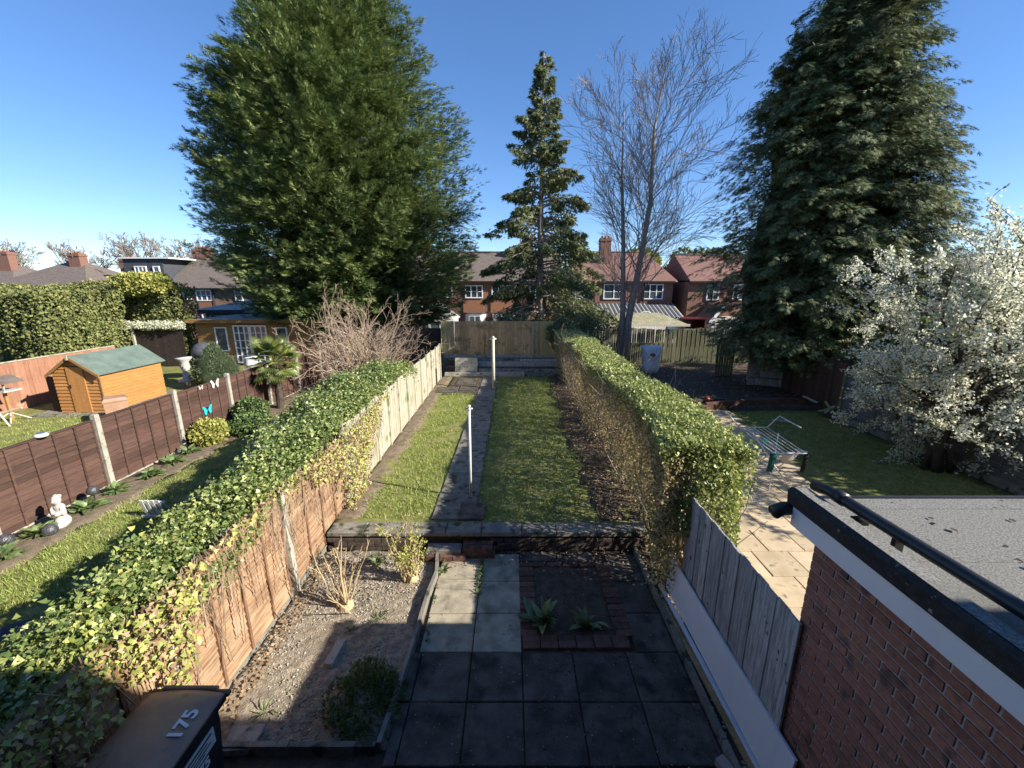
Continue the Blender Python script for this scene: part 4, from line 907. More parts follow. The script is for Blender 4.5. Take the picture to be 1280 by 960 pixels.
# conical bush
t = thing('conical_bush', 'dense blue green conical bush in front of the summerhouse', 'bush', (-12.6,17,0))
part('stem', MB().tube([(-12.6,17,-.05),(-12.6,17,1)],[.08,.04],6), M['bark'], t); core((-12.6,17,0), [(0,.6),(.5,.85),(1.2,.65),(1.85,.1)], .85, 1, CORE, t)
plumes((-12.6,17,0), [(0,.62),(.5,.92),(1.2,.72),(1.95,.08)], 330, 26, 1, .5, .12, mat('blue_conifer_leaf', (.06,.10,.05), (.24,.28,.15), island=True, bump=0, transl=.2), t, 'foliage', rise=1.6, seed=3, tpl=T_SPRAY3)

# background hedges
def bghedge(label, x0, x1, y0, y1, z0, z1, n, s, m, bulge=.4, seed=0):
    t = thing('tall_hedge', label, 'hedge', ((x0+x1)/2,(y0+y1)/2,z0)); nn = 14; cb = MB()
    cx, cy, cz = (x0+x1)/2, (y0+y1)/2, (z0+z1)/2
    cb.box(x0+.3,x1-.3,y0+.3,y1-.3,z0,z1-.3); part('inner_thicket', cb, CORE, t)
    A = [(y1-y0)*(z1-z0), (x1-x0)*(z1-z0), (x1-x0)*(y1-y0)]; tot = sum(A); f = RNG.choice(3, n, p=[a/tot for a in A])
    P = np.stack([RNG.uniform(x0,x1,n), RNG.uniform(y0,y1,n), RNG.uniform(z0,z1,n)],1)
    sd = RNG.random(n) < .5
    P[f==0,0] = np.where(sd[f==0], x0, x1) if x0 > 0 else x1
    P[f==1,1] = y0; P[f==2,2] = z1
    lump = bulge*sinoise(P, .8, seed)+.15*sinoise(P, 3, seed+1)
    nrm = np.zeros((n,3)); nrm[f==0,0] = 1; nrm[f==1,1] = -1; nrm[f==2,2] = 1
    P += nrm*lump[:,None] - nrm*(.3*RNG.random(n)**2)[:,None]
    leaves('foliage', P, rdir(n)+np.array([0,-.2,.4]), rdir(n)*.8+nrm, s*(.6+.8*RNG.random(n)), T_QUAD, m, t)
bghedge('broad olive hedge at the left edge behind the bird table', -30, -20.0, 17.5, 21.3, 0, 4.0, 32000, .11, M['bgh'], .35, 1)
bghedge('long tall green hedge behind the dark fence', -34, -17.9, 21.9, 23.4, 0, 4.1, 34000, .11, M['bgh'], .3, 5)
t = thing('variegated_shrub', 'bright yellow green shrub on top of the hedge below the dormer', 'shrub', (-19.2,22.2,3.5))
part('stem', MB().tube([(-19.2,22.2,-.1),(-19.2,22.2,4)],[.1,.05],6), M['bark'], t); blob_leaves('foliage', (-19.2,21.9,4.2), (1.5,.8,.6), 4200, .13, T_QUAD, M['laur'], t, hollow=.3)
t = thing('flowering_climber', 'strip of pale flowering climber along the top of the dark fence', 'climber', (-21,21.5,2))
n = 5000; P = np.stack([RNG.uniform(-24,-17.2,n), 21.45+RNG.normal(size=n)*.12, 2.05+.25*RNG.random(n)*(1+.5*np.sin(RNG.uniform(-25,-17,n)))],1)
leaves('blossom', P, rdir(n), rdir(n), .09, T_QUAD, M['blos'], t); part('stems', MB().tube([(-24,21.5,1.98),(-20,21.52,2.05),(-17.2,21.5,2.0)], .05, 5), M['bark'], t)
# dark greenery under the right conifer, far hedge corners
for x, y, r, h, lab in ((2.3,18.9,.7,1.2,'dark evergreen shrub hanging over the fence end beside the hedge'),(3.6,19.6,.9,1.3,'dark shrub behind the far end of the privet hedge'),(12.6,20.6,1.0,.8,'dark shrub in the far right corner by the picket fence')):
    t = thing('dark_shrub', lab, 'shrub', (x,y,.3)); part('stem', MB().tube([(x,y,-.1),(x,y,h+.6)],[.08,.03],6), M['barkd'], t)
    blob_leaves('foliage', (x,y,h+.75), (r,r*.8,h*.7), 3400, .11, T_SPRAY3, M['cond'], t, hollow=.2, seed=8)

# ------------------------------------------------------------ left gardens: objects
# shed
sh = thing('garden_shed', 'orange timber apex shed with green felt roof', 'shed', (-14.6,14.6,0))
x0, x1, y0, y1, ev, rg = -15.4, -13.85, 13.35, 15.8, 1.42, 1.95; xm = (x0+x1)/2
part('shed_core', MB().poly([(x0+.02,y0+.03,0),(x1-.02,y0+.03,0),(x1-.02,y0+.03,ev-.02),(xm,y0+.03,rg-.03),(x0+.02,y0+.03,ev-.02)], (0,y1-y0-.06,0)), M['shed'], sh)
ubs = MB().obox((0,0,0), (.018, 1, .112), (0,.2,0)).me('board', M['shed']); ubs2 = MB().obox((0,0,0), (1, .018, .112), (-.2,0,0)).me('board', M['shed'])
for k in range(12): 
    ob('board', ubs, sh, (x1, (y0+y1)/2, .06+.118*k), None, (1,y1-y0,1)); ob('board', ubs, sh, (x0, (y0+y1)/2, .06+.118*k), None, (1,y1-y0,1))
for k in range(16):
    z = .06+.118*k; w = (x1-x0)/2 if z < ev else max(.03, (x1-x0)/2*(rg-z)/(rg-ev))
    for a, b_ in ((xm-w, min(xm-.28, xm)), (xm+.30, xm+w)):
        if z > 1.62: a, b_ = (xm-w, xm+w)
        if b_-a > .02: ob('board', ubs2, sh, ((a+b_)/2, y0, z), None, (b_-a,1,1))
        if z > 1.62: break
dr = part('door', MB().box(xm-.28,xm+.3,y0-.02,y0+.0,.03,1.62), M['shed'], sh)
for k in range(5): part('door_board', MB().bbox(xm-.27+.113*k,xm-.162+.113*k,y0-.035,y0-.02,.04,1.61,.004), M['shed'], dr)
part('door_handle', MB().obox((xm-.22,y0-.045,.95),(.03,.02,.12)), M['black'], dr)
part('corner_trim', MB().box(x1-.02,x1+.03,y0-.03,y0+.02,0,ev), M['log'], sh)
for s, nm in ((-1,'l'),(1,'r')):
    xe = xm+s*((x1-x0)/2+.12); ze = ev-.08
    part('roof_panel', MB().poly([(xm,y0-.12,rg+.02),(xe,y0-.12,ze),(xe,y0-.12,ze+.03),(xm,y0-.12,rg+.05)], (0,y1-y0+.24,0)), M['felt'], sh)
    part('barge_board', MB().poly([(xm,y0-.14,rg-.06),(xe,y0-.14,ze-.09),(xe,y0-.14,ze+.02),(xm,y0-.14,rg+.04)], (0,.02,0)), M['log'], sh)
part('finial', MB().obox((xm,y0-.16,rg),(.06,.03,.16)), M['pale'], sh)
# dark sheet beside shed
tag(part('dark_sheet', MB().poly([(-15.85,13.5,.05),(-15.48,13.4,.05),(-15.5,13.45,1.25),(-15.9,13.55,1.25)],(0,.04,0)), M['brownd']), 'black narrow panel leaning at the left side of the orange shed', 'panel')
struct('shed_base_slabs', MB().box(-16.2,-13.4,12.9,16,-.05,.03), M['concd'])
o = thing('compost_bin', 'reddish brown plastic box bin between the shed and the brown fence', 'bin', (-12.65,12.5,0))
part('bin_body', MB().lathe([(.36,0),(.40,.7)], (-12.65,12.5,0), 4), M['binlid'], o); part('bin_lid', MB().lathe([(.42,.7),(.43,.74),(.35,.82)], (-12.65,12.5,0), 4), M['binlid'], o)
part('bin_label', MB().obox((-12.7,12.21,.6),(.16,.02,.08)), M['creamp'], o)
# bird table
o = thing('bird_table', 'wooden bird table with pitched roof at the left edge', 'bird table', (-16.0,12.5,0))
part('post', MB().obox((-16.1,12.5,.5),(.07,.07,1.0)), M['log'], o); part('tray', MB().box(-16.4,-15.8,12.25,12.75,1.0,1.05), M['grey'], o)
for a in (-16.35,-15.85):
    part('support', MB().box(a-.02,a+.02,12.3,12.34,1.05,1.3), M['grey'], o)
part('roof', MB().poly([(-16.5,12.2,1.28),(-16.1,12.2,1.5),(-15.7,12.2,1.28),(-16.1,12.2,1.42)],(0,.6,0)), M['rtile'], o)
for k in range(4):
    a = math.pi/4+k*math.pi/2; part('foot', MB().tube([(-16.1,12.5,.3),(-16.1+.4*math.cos(a),12.5+.4*math.sin(a),.02)], .02, 5), M['creamp'], o)
o = thing('crossed_poles', 'pale crossed poles leaning at the foot of the bird table', 'poles', (-15.7,12.1,0))
for a, b_ in (((-16.5,12.1,.25),(-15.3,12.2,.55)),((-16.0,12.0,.8),(-15.6,12.0,.0))): part('pole', MB().tube([a,b_], .025, 6), M['creamp'], o)
# statue
def blobby(name, els, m, parent, vox=.012):
    b = MB()
    for c, r in els: b.ell(c, r, 14, 9)
    o = part(name, b, m, parent, True); md = o.modifiers.new('r', 'REMESH'); md.mode = 'VOXEL'; md.voxel_size = vox; md.use_smooth_shade = True
    return o
sx, sy = -8.02, 6.5
o = thing('cherub_statue', 'small white kneeling praying cherub statue by the brown fence', 'statue', (sx,sy,0))
E_ = [((0,0,.10),(.11,.12,.10)),((.04,-.06,.07),(.07,.11,.06)),((-.05,-.06,.07),(.07,.11,.06)),((0,0,.24),(.085,.075,.13)),((0,0,.33),(.10,.07,.06)),((0,-.01,.37),(.035,.035,.06)),((0,-.02,.45),(.068,.072,.075)),
      ((.09,-.03,.28),(.035,.05,.075)),((-.09,-.03,.28),(.035,.05,.075)),((.06,-.10,.26),(.03,.06,.035)),((-.06,-.10,.26),(.03,.06,.035)),((0,-.13,.31),(.025,.025,.06)),((0,-.09,.44),(.014,.02,.014)),((.03,.01,.50),(.04,.045,.03)),((-.03,.01,.50),(.04,.045,.03))]
blobby('figure', [((sx+c[0]*.95,sy+c[1]*.95,c[2]*1.2+.07), (r[0]*.95,r[1]*.95,r[2]*1.2)) for c, r in E_], M['stonew'], o)
# globe lamps
for x, y, r, z, lab in ((-8.35,5.92,.11,.20,'black globe garden lamp at the left edge of the border'),(-7.95,6.22,.11,.19,'black globe garden lamp in front of the white statue'),(-8.2,7.25,.095,.38,'black globe garden lamp on a stake right of the statue'),(-8.2,9.35,.05,.3,'tiny solar lamp on a stake below the second concrete post')):
    o = thing('globe_lamp', lab, 'garden lamp', (x,y,0)); part('globe', MB().ell((x,y,z),(r,r,r),12,8), mat('dark_globe', (.03,.03,.035), (.09,.09,.1), scale=40, bump=.5, rough=.3, spec=.6) if 'dark_globe' not in bpy.data.materials else bpy.data.materials['dark_globe'], o, True)
    part('stake', MB().tube([(x,y,-.03),(x,y,z)], .012, 5), M['black'], o)
# little white slatted seat
o = thing('slatted_seat', 'small white slatted wooden seat half hidden by the ivy', 'seat', (-6.6,6.75,0))
for k in range(4): part('slat', MB().obox((-6.75+.1*k,6.75,.26),(.055,.02,.46),(.25,0,0)), M['wmetal'], o)
part('rail', MB().obox((-6.6,6.77,.40),(.42,.025,.05)).obox((-6.6,6.72,.14),(.42,.025,.05)), M['wmetal'], o)
part('leg', MB().tube([(-6.42,6.76,.4),(-6.4,6.98,0)], .015, 5), M['wmetal'], o); part('leg', MB().tube([(-6.78,6.76,.4),(-6.8,6.98,0)], .015, 5), M['wmetal'], o)
o = thing('planter_trough', 'dark trough planter poking out of the ivy at the left edge', 'planter', (-5.3,3.6,0))
part('trough', MB().obox((-5.35,3.35,.3),(.22,1.0,.55),(0,0,.5)), M['black'], o); part('trough_rim', MB().obox((-5.35,3.35,.58),(.28,1.06,.03),(0,0,.5)), M['slate'], o)
# butterflies and ornaments
def butterfly(lab, y, z, s, m, x=-8.585):
    o = thing('butterfly_ornament', lab, 'ornament', (x,y,z)); 
    for q in (-1,1):
        pts = [(x,y+q*.01*s,z),(x,y+q*.09*s,z+.10*s),(x,y+q*.14*s,z+.09*s),(x,y+q*.10*s,z+.0*s),(x,y+q*.10*s,z-.07*s),(x,y+q*.05*s,z-.09*s)]
        part('wing', MB().poly(pts if q > 0 else pts[::-1], (.012,0,0)), m, o)
    part('body', MB().obox((x+.012,y,z),(.014,.016*s,.14*s)), M['black'], o)
butterfly('teal butterfly ornament in the middle of a brown fence panel', 11.0, .85, 1.35, M['teal'])
butterfly('white butterfly ornament at the top of the brown fence', 11.45, 1.5, 1.3, M['stonew'])
butterfly('small white butterfly ornament left of the larger one on the brown fence', 10.9, 1.52, .6, M['stonew'])
o = thing('solar_cap', 'round silver solar light on top of the nearest brown fence panel', 'light', (-8.6,7.0,1.6)); part('cap', MB().lathe([(.03,0),(.10,.02),(.10,.05),(.05,.08)], (-8.58,7.0,1.585), 14), M['wmetal'], o, True); part('lens', MB().lathe([(.06,0),(.05,.012)], (-8.58,7.0,1.663), 12), M['glass'], o)
# fountain, planter, arch
o = thing('stone_fountain', 'white ornamental stone fountain pedestal left of the conical bush', 'fountain', (-14.7,18,0))
part('pedestal', MB().lathe([(.35,0),(.35,.1),(.16,.15),(.12,.5),(.2,.7),(.16,.9),(.3,1.05),(.32,1.12)], (-14.7,18,0), 12), M['stonew'], o, True)
part('dome', MB().lathe([(.5,1.1),(.46,1.4),(.3,1.62),(.05,1.72)], (-14.2,18.6,0), 14), M['slate'], o, True)
o = thing('white_urn', 'white round pot beyond the brown fence right of the conical bush', 'pot', (-12.0,18.5,0))
part('plinth', MB().box(-12.25,-11.75,18.2,18.7,0,.55), M['stonew'], o); part('pot', MB().lathe([(.2,.55),(.3,.75),(.26,1.0),(.3,1.06)], (-12.0,18.45,0), 12), M['white'], o, True)
for k in range(7):
    x, y = -13.7+.25*k+random.uniform(-.1,.1), 16.6+random.uniform(-.2,.4); tag(part('rockery_stone', MB().ell((x,y,.2+.1*(k%3)),(.16,.14,.12),7,5), M['concd'] if k%2 else M['stonew']), ('grey' if k%2 else 'white')+' rockery stone, '+('nearest the shed','second from the shed','third from the shed','in the middle of the row','third from the conical bush','second from the conical bush','nearest the conical bush')[k], 'stone', 'rockery stones beside the shed')
# summerhouse
sm = thing('summerhouse', 'timber log summerhouse with white french doors', 'summerhouse', (-14,23.5,0))
part('wall', MB().box(-17,-10.6,22.05,25.5,-.05,2.35), M['log'], sm)
ubl = MB().bbox(-.5,.5,-.02,.0,-.07,.07,.01).me('log_board', M['log'])
for k in range(16): ob('log_board', ubl, sm, (-13.8,22.05,.08+.145*k), None, (6.4,1,.97))
part('roof', MB().box(-17.25,-10.3,21.75,25.8,2.36,2.46), M['groof'], sm); part('roof_edge', MB().box(-17.27,-10.28,21.72,21.75,2.3,2.48), M['log'], sm)
def window(par_, x0, x1, y, z0, z1, nv=1, nh=1, m=None, name='window', fr=.06, d=.06):
    b = MB(); b.box(x0,x0+fr,y-d,y,z0,z1).box(x1-fr,x1,y-d,y,z0,z1).box(x0+fr,x1-fr,y-d,y,z0,z0+fr).box(x0+fr,x1-fr,y-d,y,z1-fr,z1)
    for k in range(1,nv): xx = x0+(x1-x0)*k/nv; b.box(xx-fr*.45,xx+fr*.45,y-d+.005,y,z0+fr,z1-fr)
    for k in range(1,nh): zz = z0+(z1-z0)*k/nh; b.box(x0+fr,x1-fr,y-d+.01,y-.005,zz-fr*.22,zz+fr*.22)
    w = part(name, b, m or M['white'], par_); part('pane', MB().box(x0+fr*.5,x1-fr*.5,y-d*.5,y-d*.5+.01,z0+fr*.5,z1-fr*.5), M['glass'], w); return w
window(sm, -16.0,-15.35,22.03,.75,2.05,1,1); window(sm,-12.75,-12.1,22.03,.9,2.05,1,1)
window(sm, -15.0,-14.12,22.03,.1,2.15,3,5,name='french_door',fr=.07); window(sm,-14.1,-13.2,22.03,.1,2.15,3,5,name='french_door',fr=.07)
# outbuilding behind
bo = thing('outbuilding', 'low outbuilding with grey sheet roof and pyramid skylight behind the summerhouse', 'building', (-19,31,0))
part('wall', MB().box(-21.5,-13.2,29,35,-.7,2.55), M['hbrickb'], bo); part('roof', MB().poly([(-21.8,28.7,2.56),(-13.0,28.7,2.5),(-14.2,33.5,3.35),(-19.0,33.5,3.35)],(0,.3,.08)).box(-21.8,-13,28.9,35.2,2.5,2.58), M['groof'], bo)
part('fascia', MB().box(-21.8,-13,28.62,28.68,2.3,2.56), M['slate'], bo); part('skylight', MB().lathe([(1.0,0),(.05,.5)], (-17.6,31.2,2.98), 4), M['wmetal'], bo)
for k in range(3): window(bo, -21.2+1.7*k, -19.8+1.7*k, 28.98, 1.4, 2.2, 3, 1)
o = thing('lean_to_roof', 'weathered tiled lean-to roof directly behind the summerhouse', 'roof', (-15,27,2.5)); part('roof', MB().poly([(-17,26.2,2.5),(-12.2,26.2,2.5),(-13.3,28.4,3.1),(-16.9,28.4,3.1)],(0,0,.07)), M['moss'], o); part('wall', MB().box(-16.8,-12.5,26.4,28.5,-.1,2.5), M['render'], o)

# ------------------------------------------------------------ houses
def terrace(name, label, x0, x1, y, dp, eav, rdg, rm, wins, wm='hbrick', zb=-.7, hip=0, chim=(), extra=None):
    h = thing(name, label, 'house', ((x0+x1)/2, y+dp/2, zb)); part('wall', MB().box(x0,x1,y,y+dp,zb,eav), M[wm], h)
    ym = y+dp/2; b = MB(); o_ = .35
    b.v = [(x0-o_*(hip>0),y-o_,eav-.12),(x1+o_*(hip>0),y-o_,eav-.12),(x1+o_*(hip>0),y+dp+o_,eav-.12),(x0-o_*(hip>0),y+dp+o_,eav-.12),(x0+hip,ym,rdg),(x1-hip,ym,rdg)]
    b.f = [(0,1,5,4),(2,3,4,5),(0,4,3),(1,2,5),(3,2,1,0)]
    rf = part('roof', b, M[rm], h); part('ridge_tiles', MB().tube([(x0+hip,ym,rdg+.02),(x1-hip,ym,rdg+.02)], .11, 6), M['rtile'], rf)
    part('gutter', MB().box(x0,x1,y-o_-.1,y-o_,eav-.16,eav-.04), M['black'], h)
    for cx, cy, cz, w in chim:
        c = part('chimney', MB().box(cx-w/2,cx+w/2,cy-.4,cy+.4,eav,cz).box(cx-w/2-.06,cx+w/2+.06,cy-.46,cy+.46,cz-.3,cz-.15), M['hbrick'], rf)
        for q in range(3): part('chimney_pot', MB().lathe([(.12,0),(.1,.18)], (cx+(q-1)*w*.3,cy,cz), 8), M['tileh'], h)
    for q in (x0+.25*(x1-x0), x0+.72*(x1-x0)):
        part('downpipe', MB().tube([(q,y-.12,zb),(q,y-.12,eav-.3),(q,y-o_,eav-.12)], .06, 6), M['black'], h)
    if chim:
        cx, cy, cz, w = chim[0]; ae = MB().tube([(cx,cy-.45,cz-.4),(cx,cy-.45,cz+1.3)], .025, 4).tube([(cx-.6,cy-.45,cz+1.2),(cx+.6,cy-.45,cz+1.2)], .02, 4)
        for q in range(5): ae.tube([(cx-.5+.25*q,cy-.7,cz+1.2),(cx-.5+.25*q,cy-.2,cz+1.2)], .015, 4)
        part('aerial', ae, M['barkg'], h)
    for w in wins: window(h, w[0], w[1], y-.01, w[2], w[3], w[4], w[5] if len(w) > 5 else 2, fr=.09, d=.09)
    return h
h = terrace('brick_house', 'brick house pair with white windows seen over the tan back fence', -9.5, 4.6, 38, 8, 4.6, 7.3, 'rtile', [(-4.25,-2.65,3.05,4.2,3),(-1.85,.05,3.05,4.2,3),(-6.1,-5.4,3.1,4.15,1),(1.6,3.2,3.05,4.2,3)], chim=((1.5,41,8.6,1.0),(-8.5,42,8.4,1.0)))
for x0, x1 in ((-4.45,-2.55),(-1.95,.2)): part('tile_hanging', MB().box(x0,x1,37.9,37.99,1.75,2.85), M['tileh'], h)
for x0, x1 in ((-4.3,-2.4),(-1.8,.3)):
    w = part('bay_window', MB().poly([(x0,38,-.6),(x0+.4,37.3,-.6),(x1-.4,37.3,-.6),(x1,38,-.6)],(0,0,2.25)), M['white'], h); part('pane', MB().box(x0+.5,(x0+x1)/2-.06,37.27,37.29,.5,1.45).box((x0+x1)/2+.06,x1-.5,37.27,37.29,.5,1.45), M['glass'], w)
    part('bay_roof', MB().poly([(x0-.1,38,1.66),(x0+.3,37.2,1.66),(x1-.3,37.2,1.66),(x1+.1,38,1.66)],(0,0,.1)), M['slate'], h)
part('satellite_dish', MB().lathe([(.02,0),(.3,.1)], (1.0,37.7,2.6), 10), M['wmetal'], h)
cv = thing('conservatory', 'grey roofed white conservatory left of the tan fence top', 'conservatory', (-6.4,33,-.6))
part('wall', MB().box(-8.2,-4.7,32,36,-.7,1.5), M['white'], cv); part('roof', MB().poly([(-8.5,31.8,1.5),(-4.5,31.8,1.5),(-5.6,34,2.7),(-7.6,34,2.7)],(0,.05,.06)).add([(-4.5,31.8,1.5),(-4.5,36,1.5),(-5.6,34,2.72)],[(0,1,2)]).add([(-8.5,31.8,1.5),(-8.5,36,1.5),(-7.6,34,2.72)],[(0,2,1)]), M['groof'], cv)
for k in range(4): window(cv, -8.1+.86*k, -7.3+.86*k, 31.98, .3, 1.35, 1, 1, fr=.05)
cv = thing('garden_annex', 'low cream building part hidden behind the bare tan shrub', 'building', (-10,32,-.6)); part('wall', MB().box(-12.6,-8.7,31,35,-.7,1.6), M['render'], cv); part('roof', MB().box(-12.8,-8.6,30.8,35.2,1.6,1.75), M['groof'], cv); window(cv,-10.7,-9.5,30.98,.2,1.2,2,1)
h = terrace('brick_house', 'red roofed brick house behind the bare twin-trunked tree', 5.1, 14.6, 38, 8, 4.6, 7.3, 'rred', [(8.3,10.2,2.95,4.3,2),(11.9,13.7,2.95,4.3,3),(5.7,7.0,2.95,4.3,2)], hip=1.5, chim=((8.8,40.6,8.5,1.0),))
lt = thing('lean_to', 'lean-to with striped corrugated roof on the red roofed house', 'lean-to', (10.5,36,-.6))
part('wall', MB().box(7.2,14.6,35.2,37.95,-.7,1.5), M['render'], lt)
ubr_ = MB().poly([(-.1,0,0),(-.1,2.9,1.05),(-.1,2.9,1.11),(-.1,0,.06)],(.2,0,0)).me('roof_sheet', M['slate']); ubr2 = MB().poly([(-.08,0,0),(-.08,2.9,1.05),(-.08,2.9,1.08),(-.08,0,.03)],(.16,0,0)).me('roof_sheet', M['groof'])
for k in range(21): ob('roof_sheet', ubr_, lt, (7.2+.36*k,35.0,1.5), None); ob('roof_sheet', ubr2, lt, (7.38+.36*k,35.0,1.5), None)
ar = thing('garden_gate', 'white arched metal gate in front of the striped lean-to', 'gate', (11.2,34.6,-.6))
for k in range(9): part('bar', MB().tube([(10.3+.22*k,34.6,-.6),(10.3+.22*k,34.6,1.55+.45*math.sin(math.pi*(k+.5)/9))], .03, 5), M['wmetal'], ar)
part('gate_rail', MB().tube([(10.2+2.0*q/8,34.6,1.55+.5*math.sin(math.pi*q/8)) for q in range(9)], .05, 6), M['wmetal'], ar)
h = terrace('brick_house', 'brick house with reddish roof just left of the dark conifer', 15.6, 24, 37, 8, 4.6, 7.0, 'rred', [(17.2,18.3,2.9,4.3,2),(19.5,21,2.9,4.3,3)], wm='hbrick')
o = thing('porch', 'tiled porch roof with white bargeboard beside the dark conifer', 'porch', (17.5,35,-.6)); part('wall', MB().box(16.8,19.5,34.5,36.9,-.7,1.5), M['render'], o)
part('roof', MB().poly([(16.3,34.2,1.3),(17.4,34.2,2.6),(20,34.2,2.6),(20,34.2,2.4),(17.5,34.2,2.4),(16.5,34.2,1.2)],(0,2.7,0)), M['rred'], o); part('barge_board', MB().poly([(16.3,34.15,1.2),(17.4,34.15,2.55),(17.6,34.15,2.5),(16.6,34.15,1.15)],(0,.04,0)), M['white'], o)
o = thing('maroon_canopy', 'dark red open-fronted shelter behind the picket fence', 'shelter', (15,33,-.6)); part('back', MB().box(13.6,15.3,33.6,33.7,-.6,1.6), M['maroon'], o); part('side', MB().box(13.55,13.6,32.6,33.6,-.6,1.6), M['maroon'], o); part('side', MB().box(15.3,15.35,32.6,33.6,-.6,1.6), M['maroon'], o); part('roof', MB().box(13.4,15.5,32.4,33.8,1.6,1.68), M['maroon'], o); part('shelf', MB().box(13.7,15.2,32.8,33.5,.7,.78), M['render'], o)
o = thing('white_canopy', 'white triangular sail beside the dark red shelter', 'canopy', (12.9,33,0)); part('sail', MB().poly([(12.2,33,.6),(13.4,33,1.8),(13.4,33,.6)],(0,.05,0)), M['white'], o); part('pole', MB().tube([(13.4,33,-.6),(13.4,33,1.8)], .04, 6), M['wmetal'], o)
cp = thing('gazebo', 'low mossy hipped gazebo roof behind the picket fence', 'gazebo', (7.7,25,0))
part('roof', MB().add([(5.3,23.4,2.05),(10.1,23.4,2.05),(10.1,26.4,2.05),(5.3,26.4,2.05),(6.5,24.9,2.62),(8.9,24.9,2.62)],[(0,1,5,4),(2,3,4,5),(3,0,4),(1,2,5),(3,2,1,0)]), M['moss'], cp); part('roof_edge', MB().box(5.25,10.15,23.35,23.39,1.95,2.08), M['creamp'], cp)
for x in (5.5,9.9):
    for y in (23.6,26.2): part('gazebo_post', MB().box(x-.05,x+.05,y-.05,y+.05,-.2,2.0), M['barkd'], cp)
# left rows
h = terrace('brick_house', 'brown roofed terrace with white windows left of the big conifer', -31.5, -14, 38, 9, 4.0, 6.9, 'rtile', [(-29.9,-29.2,2.9,3.8,2),(-28.7,-27.3,2.8,3.8,3),(-25.2,-24.5,2.8,3.85,1),(-23.2,-22.4,2.8,3.85,2),(-20,-19.2,2.8,3.8,2),(-28.5,-27.5,.4,1.9,2)], wm='hbrickb', chim=((-30.6,42.5,7.8,1.1),))
part('tile_hanging', MB().box(-28.6,-27.4,37.9,37.99,1.6,2.7), M['tileh'], h)
h = terrace('hip_roofed_house', 'wide brown hip roofed house with brick chimney at far left', -48.5, -37.6, 37, 10, 3.6, 6.4, 'rtile', [(-41,-39.5,2.0,3.2,3)], wm='hbrickb', hip=4.6, chim=((-42.3,41.5,7.2,1.1),))
h = terrace('hip_roofed_house', 'red chimneyed roof at the very left edge of the skyline', -72, -52.5, 44, 10, 3.4, 6.6, 'rtile', [], wm='hbrickb', hip=5, chim=((-57,48,7.8,1.4),(-62,49,7.2,1.2)))
h = terrace('dormer_house', 'house with dark slate box dormer and two white windows', -37.4, -31.6, 39.5, 8.5, 3.9, 6.6, 'rtile', [], wm='hbrickb', chim=((-36.9,41,6.7,1.3),(-31.9,44,7.7,1.5)))
dm = part('dormer', MB().box(-35.6,-32.0,38.9,43.5,3.9,6.55), M['slate'], h); part('dormer_roof', MB().box(-35.8,-31.2,38.7,43.6,6.55,6.66), M['white'], h)
window(h, -34.6,-33.5,38.88,4.9,5.9,3,1,fr=.09,d=.09); window(h,-32.9,-32.3,38.88,4.9,5.9,1,2,fr=.09,d=.09)
tag(h, 'house with dark slate box dormer and two white windows', 'house')

# ------------------------------------------------------------ right garden
rp_ = thing('patio', 'sunlit tan slab patio beyond the grey fence', 'patio', (5,7,0)); rp_['kind'] = 'structure'; del rp_['category']
unit_r = MB().bbox(-.294,.294,-.294,.294,-.045,0,.006).me('paving_slab', M['slabr'])
struct('patio_base', MB().box(2.4,7.2,2.7,13.9,-.15,-.03), M['soild'])
j = 0; y = 2.9
while y < 13.6:
    xr = np.interp(y, [3,8,8.6,11.2,14], [6.75,6.8,7.05,7.45,7.6]); x = 2.75 + (.3 if j%2 else 0)
    while x+.6 < xr+.3: slab(x, min(x+.6, xr), y, y+.6, True, rp_, .012, unit_r) if min(x+.6,xr)-x > .15 else None; x += .6
    y += .6; j += 1
lw = thing('low_brick_wall', 'low curved brick wall between patio lawn and the raised far lawn', 'wall', (8.6,13.8,0))
for r_ in range(4):
    for k in range(18):
        f = (k+(.5 if r_%2 else 0))/18; x = 6.75+3.9*f; y = 13.65+.55*math.sin(f*math.pi*.6)
        ob('brick', ubf, lw, (x,y,.03+.075*r_), (0,0,.25*math.cos(f*2.2)+random.uniform(-.02,.02)), (1,1,1))
part('wall_core', MB().box(6.7,10.6,14.25,14.4,-.05,.22), M['soild'], lw)
o = thing('grey_shed', 'small grey timber tool shed with double doors in deep shade', 'shed', (10.9,17.1,0))
c_, s_ = math.cos(-.42), math.sin(-.42)
part('shed_body', MB().obox((10.98,17.35,.85),(1.25,.8,1.5),(0,0,-.42)), M['grey'], o); part('roof', MB().obox((10.98,17.3,1.66),(1.45,1.0,.06),(-.08,0,-.42)), M['grey'], o)
for k in range(10):
    q = -.56+.1245*k; part('board', MB().obox((10.98+q*c_+.42*s_, 17.35+q*s_-.42*c_, .85),(.118,.02,1.42),(0,0,-.42)), M['grey'], o)
for z in (.4,1.25): part('door_rail', MB().obox((10.98+.445*s_,17.35-.445*c_,z),(1.22,.02,.06),(0,0,-.42)), M['greyg'], o)
part('sill', MB().obox((10.98+.46*s_,17.35-.46*c_,.1),(1.35,.06,.08),(0,0,-.42)), M['conc'], o)
o = thing('rubble_bag', 'tall white bag with a round black hole standing by the picket fence', 'bag', (6.75,19.6,.1))
b = MB(); 
for z, w, d in ((.1,.33,.3),(.4,.36,.34),(.9,.40,.38),(1.25,.44,.42),(1.36,.45,.42)):
    for k in range(16):
        a = 2*math.pi*k/16; q = (abs(math.cos(a))**4+abs(math.sin(a))**4)**-.25; b.v.append((6.75+w*q*math.cos(a)*(1+.04*math.sin(5*a+z*6)),19.6+d*q*math.sin(a),z+.03*math.sin(3*a)*(z>1)))
